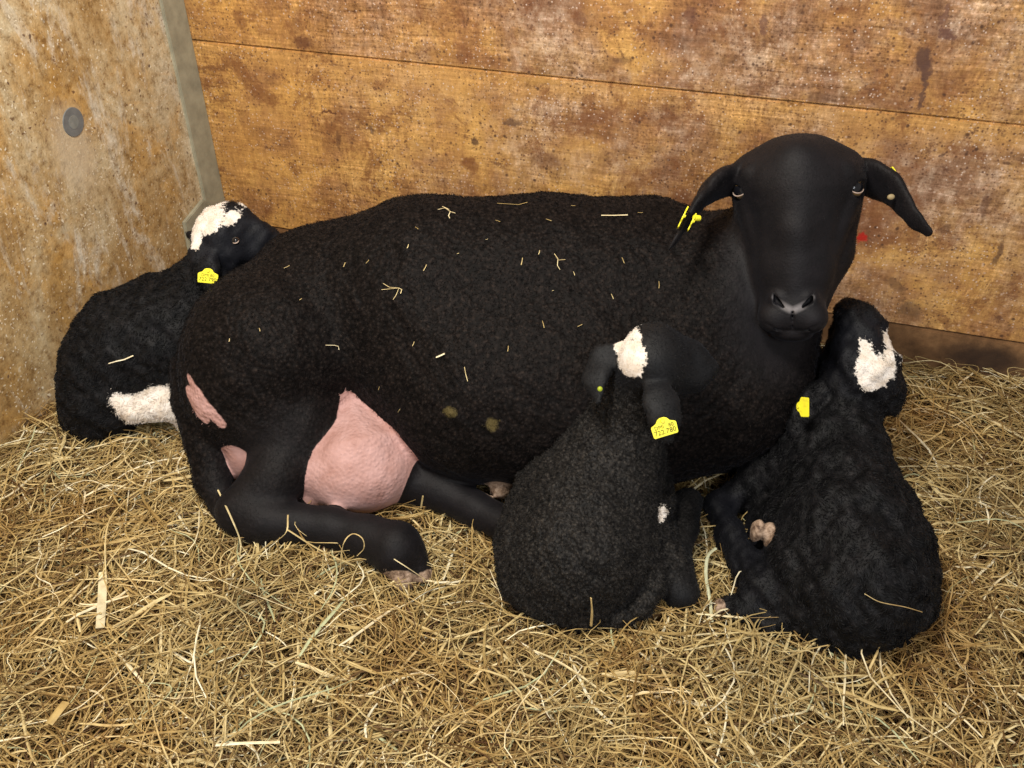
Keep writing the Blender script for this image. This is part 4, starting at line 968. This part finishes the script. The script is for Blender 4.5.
loose('hay_stalk', [(0.2871, 0.8905, 0.0400), (0.2732, 0.8755, 0.0400), (0.2657, 0.8446, 0.0360), (0.2654, 0.8062, 0.0300), (0.2628, 0.7730, 0.0260)], 0.0045, 'pale green bent stem between the two front lambs', 0.985, 0.4)
loose('straw_stalk', [(-0.4300, 0.9766, 0.0700), (-0.3956, 0.9156, 0.0800), (-0.3823, 0.8963, 0.0500), (-0.3847, 0.8883, 0.0260)], 0.0026, 'pale straw leaning against the ewe’s hock', 0.86, 0.5)
loose('straw_stalk', [(-0.3550, 0.8979, 0.0300), (-0.3095, 0.8744, 0.0850), (-0.3091, 0.9006, 0.0950)], 0.0022, 'thin bent straw over the ewe’s rear leg near the hock', 0.80, 0.5)
loose('straw_stalk', [(-0.3052, 0.8771, 0.0900), (-0.2639, 0.8683, 0.0600), (-0.2186, 0.8661, 0.0300)], 0.0032, 'straw lying across the lower edge of the ewe’s rear leg', 0.72, 0.4)
loose('straw_stalk', [(-0.2388, 0.8587, 0.0260), (-0.2287, 0.8589, 0.0800), (-0.2170, 0.8696, 0.0900), (-0.2024, 0.8622, 0.0900), (-0.2007, 0.8580, 0.0750), (-0.2116, 0.8573, 0.0600)], 0.0020, 'curled straw loop on the ewe’s rear pastern', 0.78, 0.5)
loose('straw_stalk', [(-0.1580, 0.8383, 0.0750), (-0.1397, 0.8340, 0.0620), (-0.1179, 0.8409, 0.0300)], 0.0020, 'pale straw lying over the ewe’s rear hoof', 0.88, 0.5)
loose('straw_stalk', [(-0.6406, 1.0838, 0.0600), (-0.6100, 1.0879, 0.0750), (-0.5561, 1.0972, 0.0650)], 0.0028, 'straw stalk in front of the back lamb’s black rump', 0.70, 0.4)
loose('straw_stalk', [(0.4001, 0.6860, 0.1850), (0.4236, 0.6911, 0.1650), (0.4688, 0.7125, 0.1300), (0.5032, 0.7294, 0.1000)], 0.0018, 'pale curved straw on the right lamb’s rump', 0.82, 0.5)
loose('straw_stalk', [(0.4420, 0.6931, 0.0300), (0.4528, 0.7072, 0.0450), (0.4573, 0.7128, 0.0750)], 0.0030, 'short straw upright against the bottom of the right lamb', 0.75, 0.4)
loose('straw_stalk', [(0.0957, 0.7303, 0.1250), (0.0982, 0.7294, 0.1000), (0.0987, 0.7319, 0.0700)], 0.0034, 'short upright straw on the rump of the curly lamb', 0.70, 0.4)
loose('straw_stalk', [(-0.1322, 0.9546, 0.0550), (-0.1278, 0.9537, 0.0800)], 0.0026, 'straw stub standing before the ewe’s outstretched hind leg', 0.74, 0.5)
